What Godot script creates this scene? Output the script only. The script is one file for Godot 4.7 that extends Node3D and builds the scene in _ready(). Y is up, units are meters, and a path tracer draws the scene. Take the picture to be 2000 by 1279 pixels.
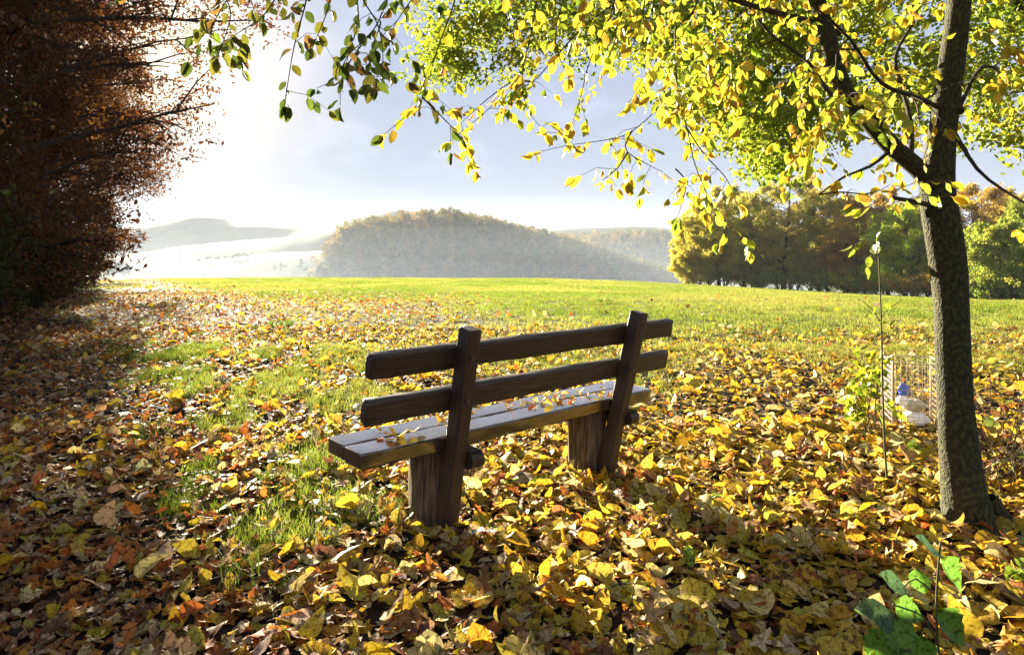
extends Node3D
# A wooden bench on an autumn field edge, seen against a low sun.
# Pixel helpers: the photograph is 2000 x 1279, horizon at row 450, focal length 1350 px, eye 1.45 m above the turf.
const F := 1350.0
const EYE := 1.45
const HZ := 450.0

var rng := RandomNumberGenerator.new()
var nz := FastNoiseLite.new()
var nz2 := FastNoiseLite.new()
var M := {}          # materials
var LM := {}         # leaf meshes: kind -> Array of meshes
var CL := {}         # leaf cluster meshes
var used := {}
var sun_dir := Vector3.ZERO   # towards the sun

# ------------------------------------------------------------------ mesh builder
class MB:
	var v := PackedVector3Array()
	var uv := PackedVector2Array()
	var c := PackedColorArray()
	var ix := PackedInt32Array()
	var col := Color.WHITE
	func vert(p: Vector3, t := Vector2.ZERO) -> int:
		v.append(p); uv.append(t); c.append(col)
		return v.size() - 1
	func tri(a: int, b: int, d: int) -> void:
		ix.append(a); ix.append(b); ix.append(d)
	func quad(a: int, b: int, d: int, e: int) -> void:
		tri(a, b, d); tri(a, d, e)
	func ring_join(r0: int, r1: int, n: int) -> void:
		for k in n:
			var k2 := (k + 1) % (n + 1)
			quad(r0 + k, r1 + k, r1 + k2, r0 + k2)
	func tube(pts: Array, rad: Array, sides: int, vs := 1.0, rough := 0.0, seed_ := 0.0, us := 1.0) -> void:
		var n := pts.size()
		var prevN := Vector3.ZERO
		var last := -1
		var along := 0.0
		for i in n:
			var p: Vector3 = pts[i]
			var T: Vector3 = ((pts[mini(i + 1, n - 1)] as Vector3) - (pts[maxi(i - 1, 0)] as Vector3)).normalized()
			if i > 0:
				along += p.distance_to(pts[i - 1])
			var N := prevN - T * prevN.dot(T)
			if N.length() < 1e-4:
				N = T.cross(Vector3(0.3, 0.1, 0.95)).normalized()
				if N.length() < 0.1:
					N = T.cross(Vector3.RIGHT)
			N = N.normalized()
			prevN = N
			var B := T.cross(N)
			var first := v.size()
			for k in sides + 1:
				var a := TAU * float(k % sides) / sides
				var r: float = rad[i]
				if rough > 0.0:
					r *= 1.0 + rough * (sin(a * 3.0 + along * 7.0 + seed_) * 0.5 + sin(a * 2.0 - along * 13.0 + seed_ * 2.0) * 0.5)
				vert(p + (N * cos(a) + B * sin(a)) * r, Vector2(float(k) / sides * us, along * vs))
			if last >= 0:
				for k in sides:
					quad(last + k, first + k, first + k + 1, last + k + 1)
			last = first
		# end cap
		var e := vert(pts[n - 1], Vector2(0.5, along * vs))
		for k in sides:
			tri(last + k, e, last + k + 1)
	func add(o: MB, t: Transform3D, tint := Color.WHITE) -> void:
		var f := v.size()
		for i in o.v.size():
			v.append(t * o.v[i]); uv.append(o.uv[i]); c.append(o.c[i] * tint)
		for i in o.ix:
			ix.append(i + f)
	func mesh(colors := false) -> ArrayMesh:
		var nn := PackedVector3Array()
		nn.resize(v.size())
		for i in range(0, ix.size(), 3):
			var a := v[ix[i]]
			var f := (v[ix[i + 2]] - a).cross(v[ix[i + 1]] - a)
			nn[ix[i]] += f; nn[ix[i + 1]] += f; nn[ix[i + 2]] += f
		for i in nn.size():
			nn[i] = nn[i].normalized() if nn[i].length_squared() > 1e-20 else Vector3.UP
		var arr := []
		arr.resize(Mesh.ARRAY_MAX)
		arr[Mesh.ARRAY_VERTEX] = v
		arr[Mesh.ARRAY_NORMAL] = nn
		arr[Mesh.ARRAY_TEX_UV] = uv
		if colors:
			arr[Mesh.ARRAY_COLOR] = c
		arr[Mesh.ARRAY_INDEX] = ix
		var m := ArrayMesh.new()
		m.add_surface_from_arrays(Mesh.PRIMITIVE_TRIANGLES, arr)
		return m

# ------------------------------------------------------------------ small helpers
func R(a: float, b: float) -> float:
	return rng.randf_range(a, b)

func lin(r: float, g: float, b: float) -> Color:
	return Color(r, g, b).linear_to_srgb()

func P(px: float, py: float, d: float) -> Vector3:
	return Vector3((px - 1000.0) / F * d, EYE - (py - HZ) / F * d, -d)

func sp(x: float, k: float) -> float:      # soft ramp
	return 0.5 * (x + sqrt(x * x + k * k))

func ground(x: float, z: float) -> float:
	var d := -z
	var h := 0.0
	if d > -40.0:
		h -= 0.0615 * maxf(0.0, sp(d - 12.0, 6.0) - sp(-12.0, 6.0))
		h -= 0.055 * sp(x - 6.0, 6.0) * smoothstep(8.0, 45.0, d)
	var dc := lerpf(88.0, 185.0, smoothstep(8.0, 26.0, x))
	var over := maxf(0.0, d - dc)
	h -= minf(0.004 * over * over, 0.4 * over)
	h = maxf(h, -46.0 + 0.004 * minf(over, 500.0))
	var r := sqrt(x * x + z * z)
	h += nz.get_noise_2d(x * 6.0, z * 6.0) * 0.035 + nz.get_noise_2d(x * 0.8, z * 0.8) * 0.16 * smoothstep(9.0, 40.0, r)
	return h

func G(px: float, py: float) -> Vector3:     # the point of the ground seen at a pixel
	var d := 1.2
	while d < 160.0:
		var p := P(px, py, d)
		if p.y <= ground(p.x, p.z):
			break
		d *= 1.01
	var q := P(px, py, d)
	return Vector3(q.x, ground(q.x, q.z), q.z)

func numbered(n: String) -> String:
	var k: int = used.get(n, 0)
	used[n] = k + 1
	return n if k == 0 else "%s_%03d" % [n, k]

func tag(o: Node3D, label: String, category: String, group := "", kind := "") -> Node3D:
	o.set_meta("label", label)
	o.set_meta("category", category)
	if group: o.set_meta("group", group)
	if kind: o.set_meta("kind", kind)
	return o

func thing(called: String, label: String, category: String, at := Vector3.ZERO, group := "") -> Node3D:
	var o := Node3D.new()
	o.name = numbered(called)
	add_child(o)
	o.position = at
	return tag(o, label, category, group)

func obj(called: String, m: Mesh, material: Material, parent: Node = null) -> MeshInstance3D:
	var o := MeshInstance3D.new()
	o.mesh = m
	o.material_override = material
	if parent == null:
		o.name = numbered(called)
		add_child(o)
	else:
		o.name = called
		parent.add_child(o, true)
	return o

func multi(called: String, m: Mesh, material: Material, xf: Array, cols: Array, parent: Node = null) -> MultiMeshInstance3D:
	var mm := MultiMesh.new()
	mm.transform_format = MultiMesh.TRANSFORM_3D
	mm.use_colors = cols.size() > 0
	mm.mesh = m
	mm.instance_count = xf.size()
	for i in xf.size():
		mm.set_instance_transform(i, xf[i])
		if cols.size() > 0:
			mm.set_instance_color(i, cols[i])
	var o := MultiMeshInstance3D.new()
	o.multimesh = mm
	o.material_override = material
	o.set_meta("kind", "stuff")
	if parent == null:
		o.name = numbered(called)
		add_child(o)
	else:
		o.name = called
		parent.add_child(o, true)
	return o

func frame(dir: Vector3, up: Vector3, s: float) -> Basis:     # z along dir, y near up
	var z := dir.normalized()
	var x := up.cross(z)
	if x.length() < 1e-3:
		x = Vector3(0.7, 0.1, 0.7).cross(z)
	x = x.normalized()
	var y := z.cross(x)
	return Basis(x * s, y * s, z * s)

func rdir() -> Vector3:
	var v := Vector3(rng.randfn(), rng.randfn(), rng.randfn())
	return v.normalized() if v.length() > 1e-3 else Vector3.UP

func pick(pal: Array) -> Color:
	var c: Color = pal[rng.randi() % pal.size()]
	var k := R(0.75, 1.2)
	return Color(c.r * k * R(0.92, 1.08), c.g * k * R(0.92, 1.08), c.b * k * R(0.85, 1.15))

# ------------------------------------------------------------------ materials
func noise_tex(freq: float, ramp: Array, w := 512, h := 512, seed_ := 1, oct := 5, normal := false) -> NoiseTexture2D:
	var f := FastNoiseLite.new()
	f.seed = seed_
	f.noise_type = FastNoiseLite.TYPE_SIMPLEX_SMOOTH
	f.frequency = freq
	f.fractal_octaves = oct
	var t := NoiseTexture2D.new()
	t.width = w
	t.height = h
	t.seamless = true
	t.noise = f
	if normal:
		t.as_normal_map = true
		t.bump_strength = 6.0
	elif ramp.size():
		var g := Gradient.new()
		g.offsets = PackedFloat32Array(ramp.map(func(e): return e[0]))
		g.colors = PackedColorArray(ramp.map(func(e): return e[1]))
		t.color_ramp = g
	return t

func grain_image(w: int, h: int, base: Color, dark: Color, sx: float, sy: float, sd: int) -> ImageTexture:
	# streaks along u: wood fibres, with cracks; colours are linear
	var f := FastNoiseLite.new()
	f.seed = sd
	f.noise_type = FastNoiseLite.TYPE_SIMPLEX_SMOOTH
	f.frequency = 1.0
	f.fractal_octaves = 4
	var im := Image.create(w, h, false, Image.FORMAT_RGB8)
	for y in h:
		var a := TAU * y / h
		for x in w:
			var u := float(x) / w * sx
			var n := f.get_noise_3d(u, cos(a) * sy, sin(a) * sy)
			var n2 := f.get_noise_3d(u * 0.3 + 40.0, cos(a) * sy * 3.5, sin(a) * sy * 3.5)
			var k := clampf(0.5 + n * 0.9 + n2 * 0.7, 0.0, 1.0)
			if n2 < -0.42:
				k *= 0.35
			im.set_pixel(x, y, dark.lerp(base, k).linear_to_srgb())
	return ImageTexture.create_from_image(im)

func leaf_image(sd: int, blotch: float) -> ImageTexture:
	# the leaf's own print: pale midrib and side veins, brown specks and blotches
	var f := FastNoiseLite.new()
	f.seed = sd
	f.frequency = 0.017
	f.fractal_octaves = 4
	var w := 96
	var h := 160
	var im := Image.create(w, h, false, Image.FORMAT_RGB8)
	for y in h:
		var t := float(y) / h
		for x in w:
			var u := float(x) / w * 2.0 - 1.0
			var k := 0.86 + 0.2 * f.get_noise_2d(x * 3.0, y * 3.0)
			var vein := 0.0
			vein = maxf(vein, 1.0 - absf(u) / 0.045)
			var s := fposmod(t * 8.0 - absf(u) * 2.2, 1.0)
			vein = maxf(vein, (1.0 - absf(s - 0.5) / 0.09) * 0.75)
			k += 0.14 * clampf(vein, 0.0, 1.0)
			k -= 0.13 * clampf(1.0 - absf(s - 0.72) / 0.12, 0.0, 1.0)
			var c := Color(k, k, k)
			var n := f.get_noise_2d(x * 1.3 + 300.0, y * 1.3)
			var br := clampf((n - (0.42 - blotch * 0.3)) * 5.0, 0.0, 1.0) * blotch
			c = c.lerp(Color(0.55 * k, 0.42 * k, 0.34 * k), br)
			im.set_pixel(x, y, Color(clampf(c.r, 0, 1), clampf(c.g, 0, 1), clampf(c.b, 0, 1)))
	return ImageTexture.create_from_image(im)

func smat(called: String, c: Color, rough: float, spec := 0.5) -> StandardMaterial3D:
	var m := StandardMaterial3D.new()
	m.resource_name = called
	m.albedo_color = c
	m.roughness = rough
	m.metallic_specular = spec
	M[called] = m
	return m

func leaf_mat(called: String, tex: Texture2D, c: Color, through: float, rough := 0.5, vertex := true, spec := 0.4) -> StandardMaterial3D:
	var m := smat(called, c, rough, spec)
	m.albedo_texture = tex
	m.vertex_color_use_as_albedo = vertex
	m.cull_mode = BaseMaterial3D.CULL_DISABLED
	m.backlight_enabled = true
	m.backlight = Color(through, through, through).linear_to_srgb()
	return m

func make_materials() -> void:
	var clean := leaf_image(3, 0.0)
	var worn := leaf_image(11, 0.7)
	M.leaf_tex_a = clean
	M.leaf_tex_b = worn
	leaf_mat("tree_leaf", clean, Color.WHITE, 1.0, 0.45)
	leaf_mat("brown_leaf", worn, Color.WHITE, 0.95, 0.65)
	leaf_mat("litter_leaf", worn, Color.WHITE, 0.85, 0.62, true, 0.37)
	var fibre := Image.create(16, 16, false, Image.FORMAT_RGB8)
	for y in 16:
		for x in 16:
			var k := 0.86 + 0.14 * sin(x * 1.9 + 0.3 * y)
			fibre.set_pixel(x, y, Color(k, k, k))
	leaf_mat("grass_blade", ImageTexture.create_from_image(fibre), Color.WHITE, 1.0, 0.7, true, 0.15)
	leaf_mat("far_leaf", null, Color.WHITE, 1.0, 0.8, true, 0.2)

	var soil := smat("soil", Color.WHITE, 0.95, 0.2)
	soil.vertex_color_use_as_albedo = true
	soil.albedo_texture = noise_tex(0.03, [[0.0, Color(0.45, 0.42, 0.4)], [0.5, Color(0.75, 0.74, 0.7)], [1.0, Color(1, 1, 1)]], 512, 512, 4)
	soil.uv1_triplanar = true
	soil.uv1_world_triplanar = true
	soil.uv1_scale = Vector3(0.37, 0.37, 0.37)
	soil.heightmap_enabled = true
	soil.heightmap_texture = noise_tex(0.05, [], 512, 512, 9)
	soil.heightmap_scale = 3.0

	var far := smat("meadow", Color.WHITE, 0.95, 0.1)
	far.vertex_color_use_as_albedo = true
	far.albedo_texture = noise_tex(0.02, [[0.0, Color(0.7, 0.7, 0.66)], [1.0, Color(1, 1, 1)]], 512, 512, 14)
	far.uv1_triplanar = true
	far.uv1_world_triplanar = true
	far.uv1_scale = Vector3(0.02, 0.02, 0.02)

	for k in 3:
		var w := smat("bench_wood_%d" % k, Color.WHITE, 0.5, 0.45)
		w.albedo_texture = grain_image(512, 256, [Color(0.06, 0.036, 0.021), Color(0.055, 0.037, 0.022), Color(0.07, 0.048, 0.028)][k], Color(0.016, 0.01, 0.007), 5.0, 5.0, 20 + k)
		w.heightmap_enabled = true
		w.heightmap_texture = w.albedo_texture
		w.heightmap_scale = 0.6
	var wet := smat("wet_seat_wood", Color.WHITE, 0.2, 0.7)
	wet.albedo_texture = grain_image(512, 256, Color(0.07, 0.048, 0.028), Color(0.016, 0.01, 0.007), 5.0, 5.0, 31)
	wet.clearcoat_enabled = true
	wet.clearcoat = 1.0
	wet.clearcoat_roughness = 0.14
	wet.heightmap_enabled = true
	wet.heightmap_texture = wet.albedo_texture
	wet.heightmap_scale = 0.15
	var stump := smat("stump_wood", Color.WHITE, 0.8, 0.3)
	stump.albedo_texture = grain_image(512, 256, Color(0.2, 0.14, 0.075), Color(0.03, 0.022, 0.014), 4.0, 7.0, 41)
	stump.heightmap_enabled = true
	stump.heightmap_texture = stump.albedo_texture
	stump.heightmap_scale = 1.4

	var bark := smat("mossy_bark", Color.WHITE, 0.85, 0.3)
	bark.albedo_texture = noise_tex(0.018, [[0.0, lin(0.025, 0.02, 0.012)], [0.4, lin(0.038, 0.034, 0.016)], [0.6, lin(0.056, 0.056, 0.019)], [0.85, lin(0.085, 0.09, 0.026)], [1.0, lin(0.13, 0.13, 0.06)]], 1024, 1024, 51, 7)
	bark.heightmap_enabled = true
	bark.heightmap_texture = noise_tex(0.035, [], 1024, 1024, 52, 6)
	bark.heightmap_scale = 0.9
	bark.uv1_scale = Vector3(1.0, 0.9, 1.0)
	var db := smat("dark_bark", Color.WHITE, 0.9, 0.25)
	db.albedo_texture = noise_tex(0.03, [[0.0, lin(0.015, 0.012, 0.01)], [0.6, lin(0.06, 0.048, 0.036)], [1.0, lin(0.12, 0.1, 0.08)]], 256, 256, 61)
	db.heightmap_enabled = true
	db.heightmap_texture = db.albedo_texture
	db.heightmap_scale = 3.0
	smat("twig", lin(0.06, 0.042, 0.028), 0.8, 0.3)
	smat("green_stem", lin(0.09, 0.08, 0.03), 0.7, 0.3)
	var wire := smat("galvanised_wire", lin(0.48, 0.41, 0.31), 0.6, 0.4)
	wire.metallic = 0.3
	smat("white_plastic", lin(0.78, 0.79, 0.8), 0.35, 0.5).backlight_enabled = true
	M.white_plastic.backlight = Color(0.5, 0.5, 0.5)
	smat("blue_plastic", lin(0.05, 0.11, 0.5), 0.3, 0.5)
	smat("feather", lin(0.7, 0.7, 0.7), 0.8, 0.2)
	smat("bolt_metal", lin(0.12, 0.1, 0.09), 0.5, 0.5).metallic = 0.8
	smat("iron", lin(0.06, 0.06, 0.06), 0.6, 0.5)

# ------------------------------------------------------------------ leaf meshes: base at origin, along +z, length 1
func leaf_mb(kind: String, fold: float, curl: float, twist: float, sd: int, rows := 6) -> MB:
	var b := MB.new()
	var r := RandomNumberGenerator.new()
	r.seed = sd
	var wav := r.randf_range(0.02, 0.06)
	var ph := r.randf_range(0, TAU)
	if kind == "maple":
		# five pointed lobes round the stalk's end
		var n := 30
		var centre := b.vert(Vector3(0, 0, 0.32), Vector2(0.5, 0.3))
		var first := b.v.size()
		for k in n:
			var a := TAU * k / n
			var lobe := 0.0
			for q in [[0.0, 0.68, 0.34], [0.95, 0.56, 0.34], [-0.95, 0.56, 0.34], [2.0, 0.36, 0.4], [-2.0, 0.36, 0.4]]:
				var da: float = absf(wrapf(a - q[0], -PI, PI))
				lobe = maxf(lobe, q[1] * (1.0 - 0.75 * minf(1.0, da / (q[2] * 1.35))))
			lobe = maxf(lobe, 0.2) * (1.0 + 0.08 * (1 if k % 2 else -1))
			if absf(wrapf(a - PI, -PI, PI)) < 0.15:
				lobe = 0.2
			var p := Vector3(sin(a) * lobe, 0, 0.32 + cos(a) * lobe)
			p.y = fold * absf(p.x) + curl * (p.z - 0.3) * (p.z - 0.3) + wav * sin(a * 3.0 + ph) + twist * p.x * (p.z - 0.3)
			b.vert(p, Vector2(0.5 + p.x * 0.7, clampf(p.z, 0.0, 1.0)))
		for k in n:
			b.tri(centre, first + k, first + (k + 1) % n)
	else:
		var cols := 4
		for i in rows + 1:
			var t := float(i) / rows
			var w := 0.0
			if kind == "oval":
				w = 0.30 * pow(sin(PI * pow(t, 0.85)), 0.75)
			elif kind == "broad":
				w = [0.05, 0.26, 0.36, 0.33, 0.41, 0.30, 0.27, 0.17, 0.09, 0.0][i]
			elif kind == "heart":
				w = 0.42 * pow(sin(PI * pow(t * 0.96 + 0.04, 0.6)), 0.8)
			else:   # oak
				w = 0.3 * pow(sin(PI * pow(t * 0.97 + 0.015, 1.35)), 0.7) * (1.0 if i % 2 else 0.55)
			if i == rows:
				w = 0.0
			for j in cols + 1:
				var s := (float(j) / cols * 2.0 - 1.0)
				var x := s * w
				var y := fold * absf(s) * w * 2.0 + curl * t * t * 0.6 + twist * s * w * (t - 0.4) + wav * sin(t * 9.0 + ph + s * 2.0) * absf(s)
				b.vert(Vector3(x, y, t + (0.03 if (kind == "oval" and j % cols == 0 and i % 2) else 0.0)), Vector2(0.5 + 0.5 * s * minf(1.0, w / 0.3), t))
		for i in rows:
			for j in cols:
				var a := i * (cols + 1) + j
				b.quad(a, a + cols + 1, a + cols + 2, a + 1)
		# stalk
		var s0 := b.vert(Vector3(-0.008, 0, 0.02), Vector2(0.5, 0))
		var s1 := b.vert(Vector3(0.008, 0, 0.02), Vector2(0.5, 0))
		var s2 := b.vert(Vector3(0.0, 0.03, -0.22), Vector2(0.5, 0))
		b.tri(s0, s1, s2)
	return b

func make_leaves() -> void:
	var sd := 100
	for kind in ["oval", "heart", "oak", "maple", "broad"]:
		var list := []
		for k in 5:
			sd += 1
			var fold: float = [0.12, 0.3, -0.15, 0.45, 0.05][k]
			var curl: float = [-0.15, 0.25, 0.5, -0.45, 0.1][k]
			var tw: float = [0.3, -0.6, 0.8, 0.2, -0.3][k]
			list.append(leaf_mb(kind, fold, curl, tw, sd, 9 if kind in ["oak", "broad"] else 6).mesh())
		LM[kind] = list
	# clusters for crowns further off: a twig with several folded leaves
	for spec in [["beech", 7, 0.3, 0.10, 0.055], ["oakclump", 9, 0.16, 0.085, 0.055], ["wood", 26, 0.75, 0.3, 0.2], ["far", 40, 2.2, 1.1, 0.8]]:
		var list := []
		for k in 4:
			var b := MB.new()
			for q in int(spec[1]):
				var p: Vector3 = rdir() * spec[2] * pow(rng.randf(), 0.5)
				p.y *= 0.6
				var d := (rdir() + Vector3(0, -0.35, 0)).normalized()
				var f := frame(d, (rdir() * 0.8 + Vector3.UP).normalized(), 1.0)
				var L: float = spec[3] * R(0.7, 1.25)
				var W: float = spec[4] * R(0.7, 1.2) * 0.5
				var t := Transform3D(f, p)
				var a := b.vert(t * Vector3(0, 0, 0), Vector2(0.5, 0))
				var l := b.vert(t * Vector3(-W * 0.85, W * 0.45, L * 0.3), Vector2(0.1, 0.3))
				var l2 := b.vert(t * Vector3(-W * 0.8, W * 0.3, L * 0.62), Vector2(0.1, 0.62))
				var r := b.vert(t * Vector3(W * 0.85, W * 0.45, L * 0.3), Vector2(0.9, 0.3))
				var r2 := b.vert(t * Vector3(W * 0.8, W * 0.3, L * 0.62), Vector2(0.9, 0.62))
				var m := b.vert(t * Vector3(0, -W * 0.3, L), Vector2(0.5, 1))
				b.tri(a, l, m)
				b.tri(l, l2, m)
				b.tri(a, m, r)
				b.tri(r, m, r2)
			list.append(b.mesh())
		CL[spec[0]] = list

# ------------------------------------------------------------------ set-up
func _ready() -> void:
	rng.seed = 20241
	nz.seed = 5
	nz.frequency = 0.05
	nz.fractal_octaves = 3
	nz2.seed = 77
	nz2.frequency = 0.12
	nz2.fractal_octaves = 3

	var cam := Camera3D.new()
	cam.name = "camera"
	cam.projection = Camera3D.PROJECTION_FRUSTUM
	cam.near = 0.05
	cam.far = 9000.0
	cam.size = 1279.0 / F * cam.near
	cam.frustum_offset = Vector2(0, -(639.5 - HZ) / F * cam.near)
	add_child(cam)
	cam.position = Vector3(0, EYE, 0)
	cam.current = true

	sun_dir = Vector3((310.0 - 1000.0) / F, (HZ - 118.0) / F, -1.0).normalized()
	var sun := DirectionalLight3D.new()
	sun.name = "sun"
	add_child(sun)
	sun.look_at_from_position(sun_dir * 50.0, Vector3.ZERO)
	sun.light_energy = 1.6
	sun.light_color = Color(1.0, 0.945, 0.84)
	sun.light_angular_distance = 0.53
	sun.shadow_enabled = true

	var env := Environment.new()
	env.background_mode = Environment.BG_SKY
	env.tonemap_mode = Environment.TONE_MAPPER_LINEAR
	env.tonemap_exposure = 7.8
	env.background_energy_multiplier = 0.125
	env.sdfgi_enabled = true
	env.ssao_enabled = true
	env.ssil_enabled = true
	var sky := Sky.new()
	var sm := ProceduralSkyMaterial.new()
	sm.sky_top_color = lin(0.47, 0.55, 0.8)
	sm.sky_horizon_color = lin(0.64, 0.7, 0.83)
	sm.sky_curve = 0.19
	sm.ground_bottom_color = lin(0.08, 0.08, 0.05)
	sm.ground_horizon_color = lin(0.3, 0.3, 0.3)
	sm.sun_angle_max = 37.0
	sm.sun_curve = 0.19
	sm.sky_cover = cloud_cover()
	sm.sky_cover_modulate = Color(1, 1, 1, 0.2)
	sky.sky_material = sm
	env.sky = sky
	env.volumetric_fog_enabled = true
	env.volumetric_fog_density = 0.00009
	env.volumetric_fog_albedo = Color(0.88, 0.935, 1.0)
	env.volumetric_fog_anisotropy = 0.2
	var we := WorldEnvironment.new()
	we.name = "environment"
	we.environment = env
	add_child(we)

	make_materials()
	make_leaves()
	build_ground()
	build_far()
	build_right_wood()
	build_tree_row()
	build_bench()
	build_hero_tree()
	build_oak()
	build_basket()
	build_grass()
	build_litter()
	build_plants()

func cloud_cover() -> ImageTexture:
	var f := FastNoiseLite.new()
	f.seed = 8
	f.frequency = 1.0
	f.fractal_octaves = 5
	var w := 1024
	var h := 512
	var im := Image.create(w, h, false, Image.FORMAT_RGBA8)
	for y in h / 2:
		var el := (0.5 - (y + 0.5) / h) * PI
		for x in w:
			var az := (x + 0.5) / w * TAU
			var q := Vector3(sin(az), 0, cos(az)) * (1.0 / maxf(0.07, tan(el) + 0.12))
			var n := f.get_noise_2d(q.x * 1.1 + q.z * 0.5, q.z * 0.5 - q.x * 0.3) + 0.4 * f.get_noise_2d(q.x * 4.0, q.z * 3.0)
			var a := smoothstep(0.02, 0.7, n) * smoothstep(0.0, 0.1, el)
			im.set_pixel(x, y, Color(0.75, 0.74, 0.78, a))
	return ImageTexture.create_from_image(im)

# ------------------------------------------------------------------ ground
func litter_amount(x: float, d: float) -> float:
	# how thickly fallen leaves lie: thick in front, along the trees, thinning out on the field
	var n := nz2.get_noise_2d(x * 3.2, d * 3.2)
	var near := 1.0 - smoothstep(4.5, 13.0, d + 3.0 * n)
	var left := 1.0 - smoothstep(-0.5, 4.0, x + 0.16 * d)
	var path := 1.0 - smoothstep(0.0, 4.0, x + 0.55 * d - 2.0)
	var w := maxf(near, maxf(path, left * (1.0 - smoothstep(12.0, 30.0, d)) * 0.8))
	w = maxf(w, 0.3 * left * (1.0 - smoothstep(30.0, 60.0, d)))
	w = maxf(w, 0.05 * (1.0 - smoothstep(15.0, 50.0, d)))
	# the grassy patch beside the path
	var patch := smoothstep(-0.2, 0.7, x + 0.6 * d) * (1.0 - smoothstep(-0.5, 0.6, x + 0.18 * d)) * smoothstep(2.3, 3.2, d) * (1.0 - smoothstep(8.0, 12.0, d))
	w *= 1.0 - 0.74 * patch * smoothstep(-0.25, 0.25, nz2.get_noise_2d(x * 9.0, d * 6.0))
	return clampf(w, 0.0, 1.0)

func build_ground() -> void:
	var b := MB.new()
	var na := 320
	var radii := [0.0]
	var r := 0.5
	while r < 2100.0:
		radii.append(r)
		r = r * 1.055 + 0.02
	for i in radii.size():
		for k in na + 1:
			var a: float = TAU * k / na
			var x: float = sin(a) * radii[i]
			var z: float = -cos(a) * radii[i]
			var d := -z
			var li := litter_amount(x, d) if d > 0.0 else 0.8
			var soil := Color(0.05, 0.036, 0.024)
			var grass := Color(0.15, 0.175, 0.035)
			b.col = grass.lerp(soil, clampf(li * 1.2, 0.0, 1.0))
			if radii[i] > 160.0:
				b.col = Color(0.12, 0.14, 0.06)
			b.vert(Vector3(x, ground(x, z), z))
	for i in radii.size() - 1:
		for k in na:
			var p := i * (na + 1) + k
			b.quad(p, p + 1, p + na + 2, p + na + 1)
	# face winding: the first ring decides
	var a0 := b.v[b.ix[na * 6 * 3]]
	var nrm := (b.v[b.ix[na * 18 + 2]] - a0).cross(b.v[b.ix[na * 18 + 1]] - a0)
	if nrm.y < 0.0:
		for i in range(0, b.ix.size(), 3):
			var t := b.ix[i + 1]
			b.ix[i + 1] = b.ix[i + 2]
			b.ix[i + 2] = t
	var o := obj("field", b.mesh(true), M.soil)
	tag(o, "sloping meadow ground under the bench, leaves and grass", "field", "", "structure")

func prof(list: Array, px: float) -> float:
	for i in list.size() - 1:
		if px <= list[i + 1][0]:
			var t: float = clampf((px - list[i][0]) / (list[i + 1][0] - list[i][0]), 0.0, 1.0)
			t = t * t * (3.0 - 2.0 * t) * 0.5 + t * 0.5
			return lerpf(list[i][1], list[i + 1][1], t)
	return list[-1][1]

func hill(called: String, label: String, line: Array, dm: float, d0: float, d1: float, base: float, drop: float, mat: Material, cfun: Callable) -> Callable:
	# a ridge whose crest stands dm metres off with the skyline `line` less the height of its trees; returns its height function
	var h := func(x: float, d: float) -> float:
		var px := 1000.0 + x / dm * F
		var top: float = EYE - (prof(line, px) - HZ) / F * dm - drop + nz.get_noise_2d(x * 0.08, d * 0.08) * dm * 0.004
		var s := smoothstep(d0, dm, d) if d < dm else 1.0 - smoothstep(dm, d1, d)
		return lerpf(base, maxf(top, base), s)
	var b := MB.new()
	var x0: float = (line[0][0] - 1000.0) / F * dm
	var x1: float = (line[-1][0] - 1000.0) / F * dm
	var nx := 90
	var nd := 40
	for i in nd + 1:
		var d := lerpf(d0, d1, float(i) / nd)
		for k in nx + 1:
			var x := lerpf(x0, x1, float(k) / nx)
			b.col = cfun.call(x, d)
			b.vert(Vector3(x, h.call(x, d), -d))
	for i in nd:
		for k in nx:
			var p := i * (nx + 1) + k
			b.quad(p, p + nx + 1, p + nx + 2, p + 1)
	var o := obj(called, b.mesh(true), mat)
	tag(o, label, "hill", "", "structure")
	return h

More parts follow.
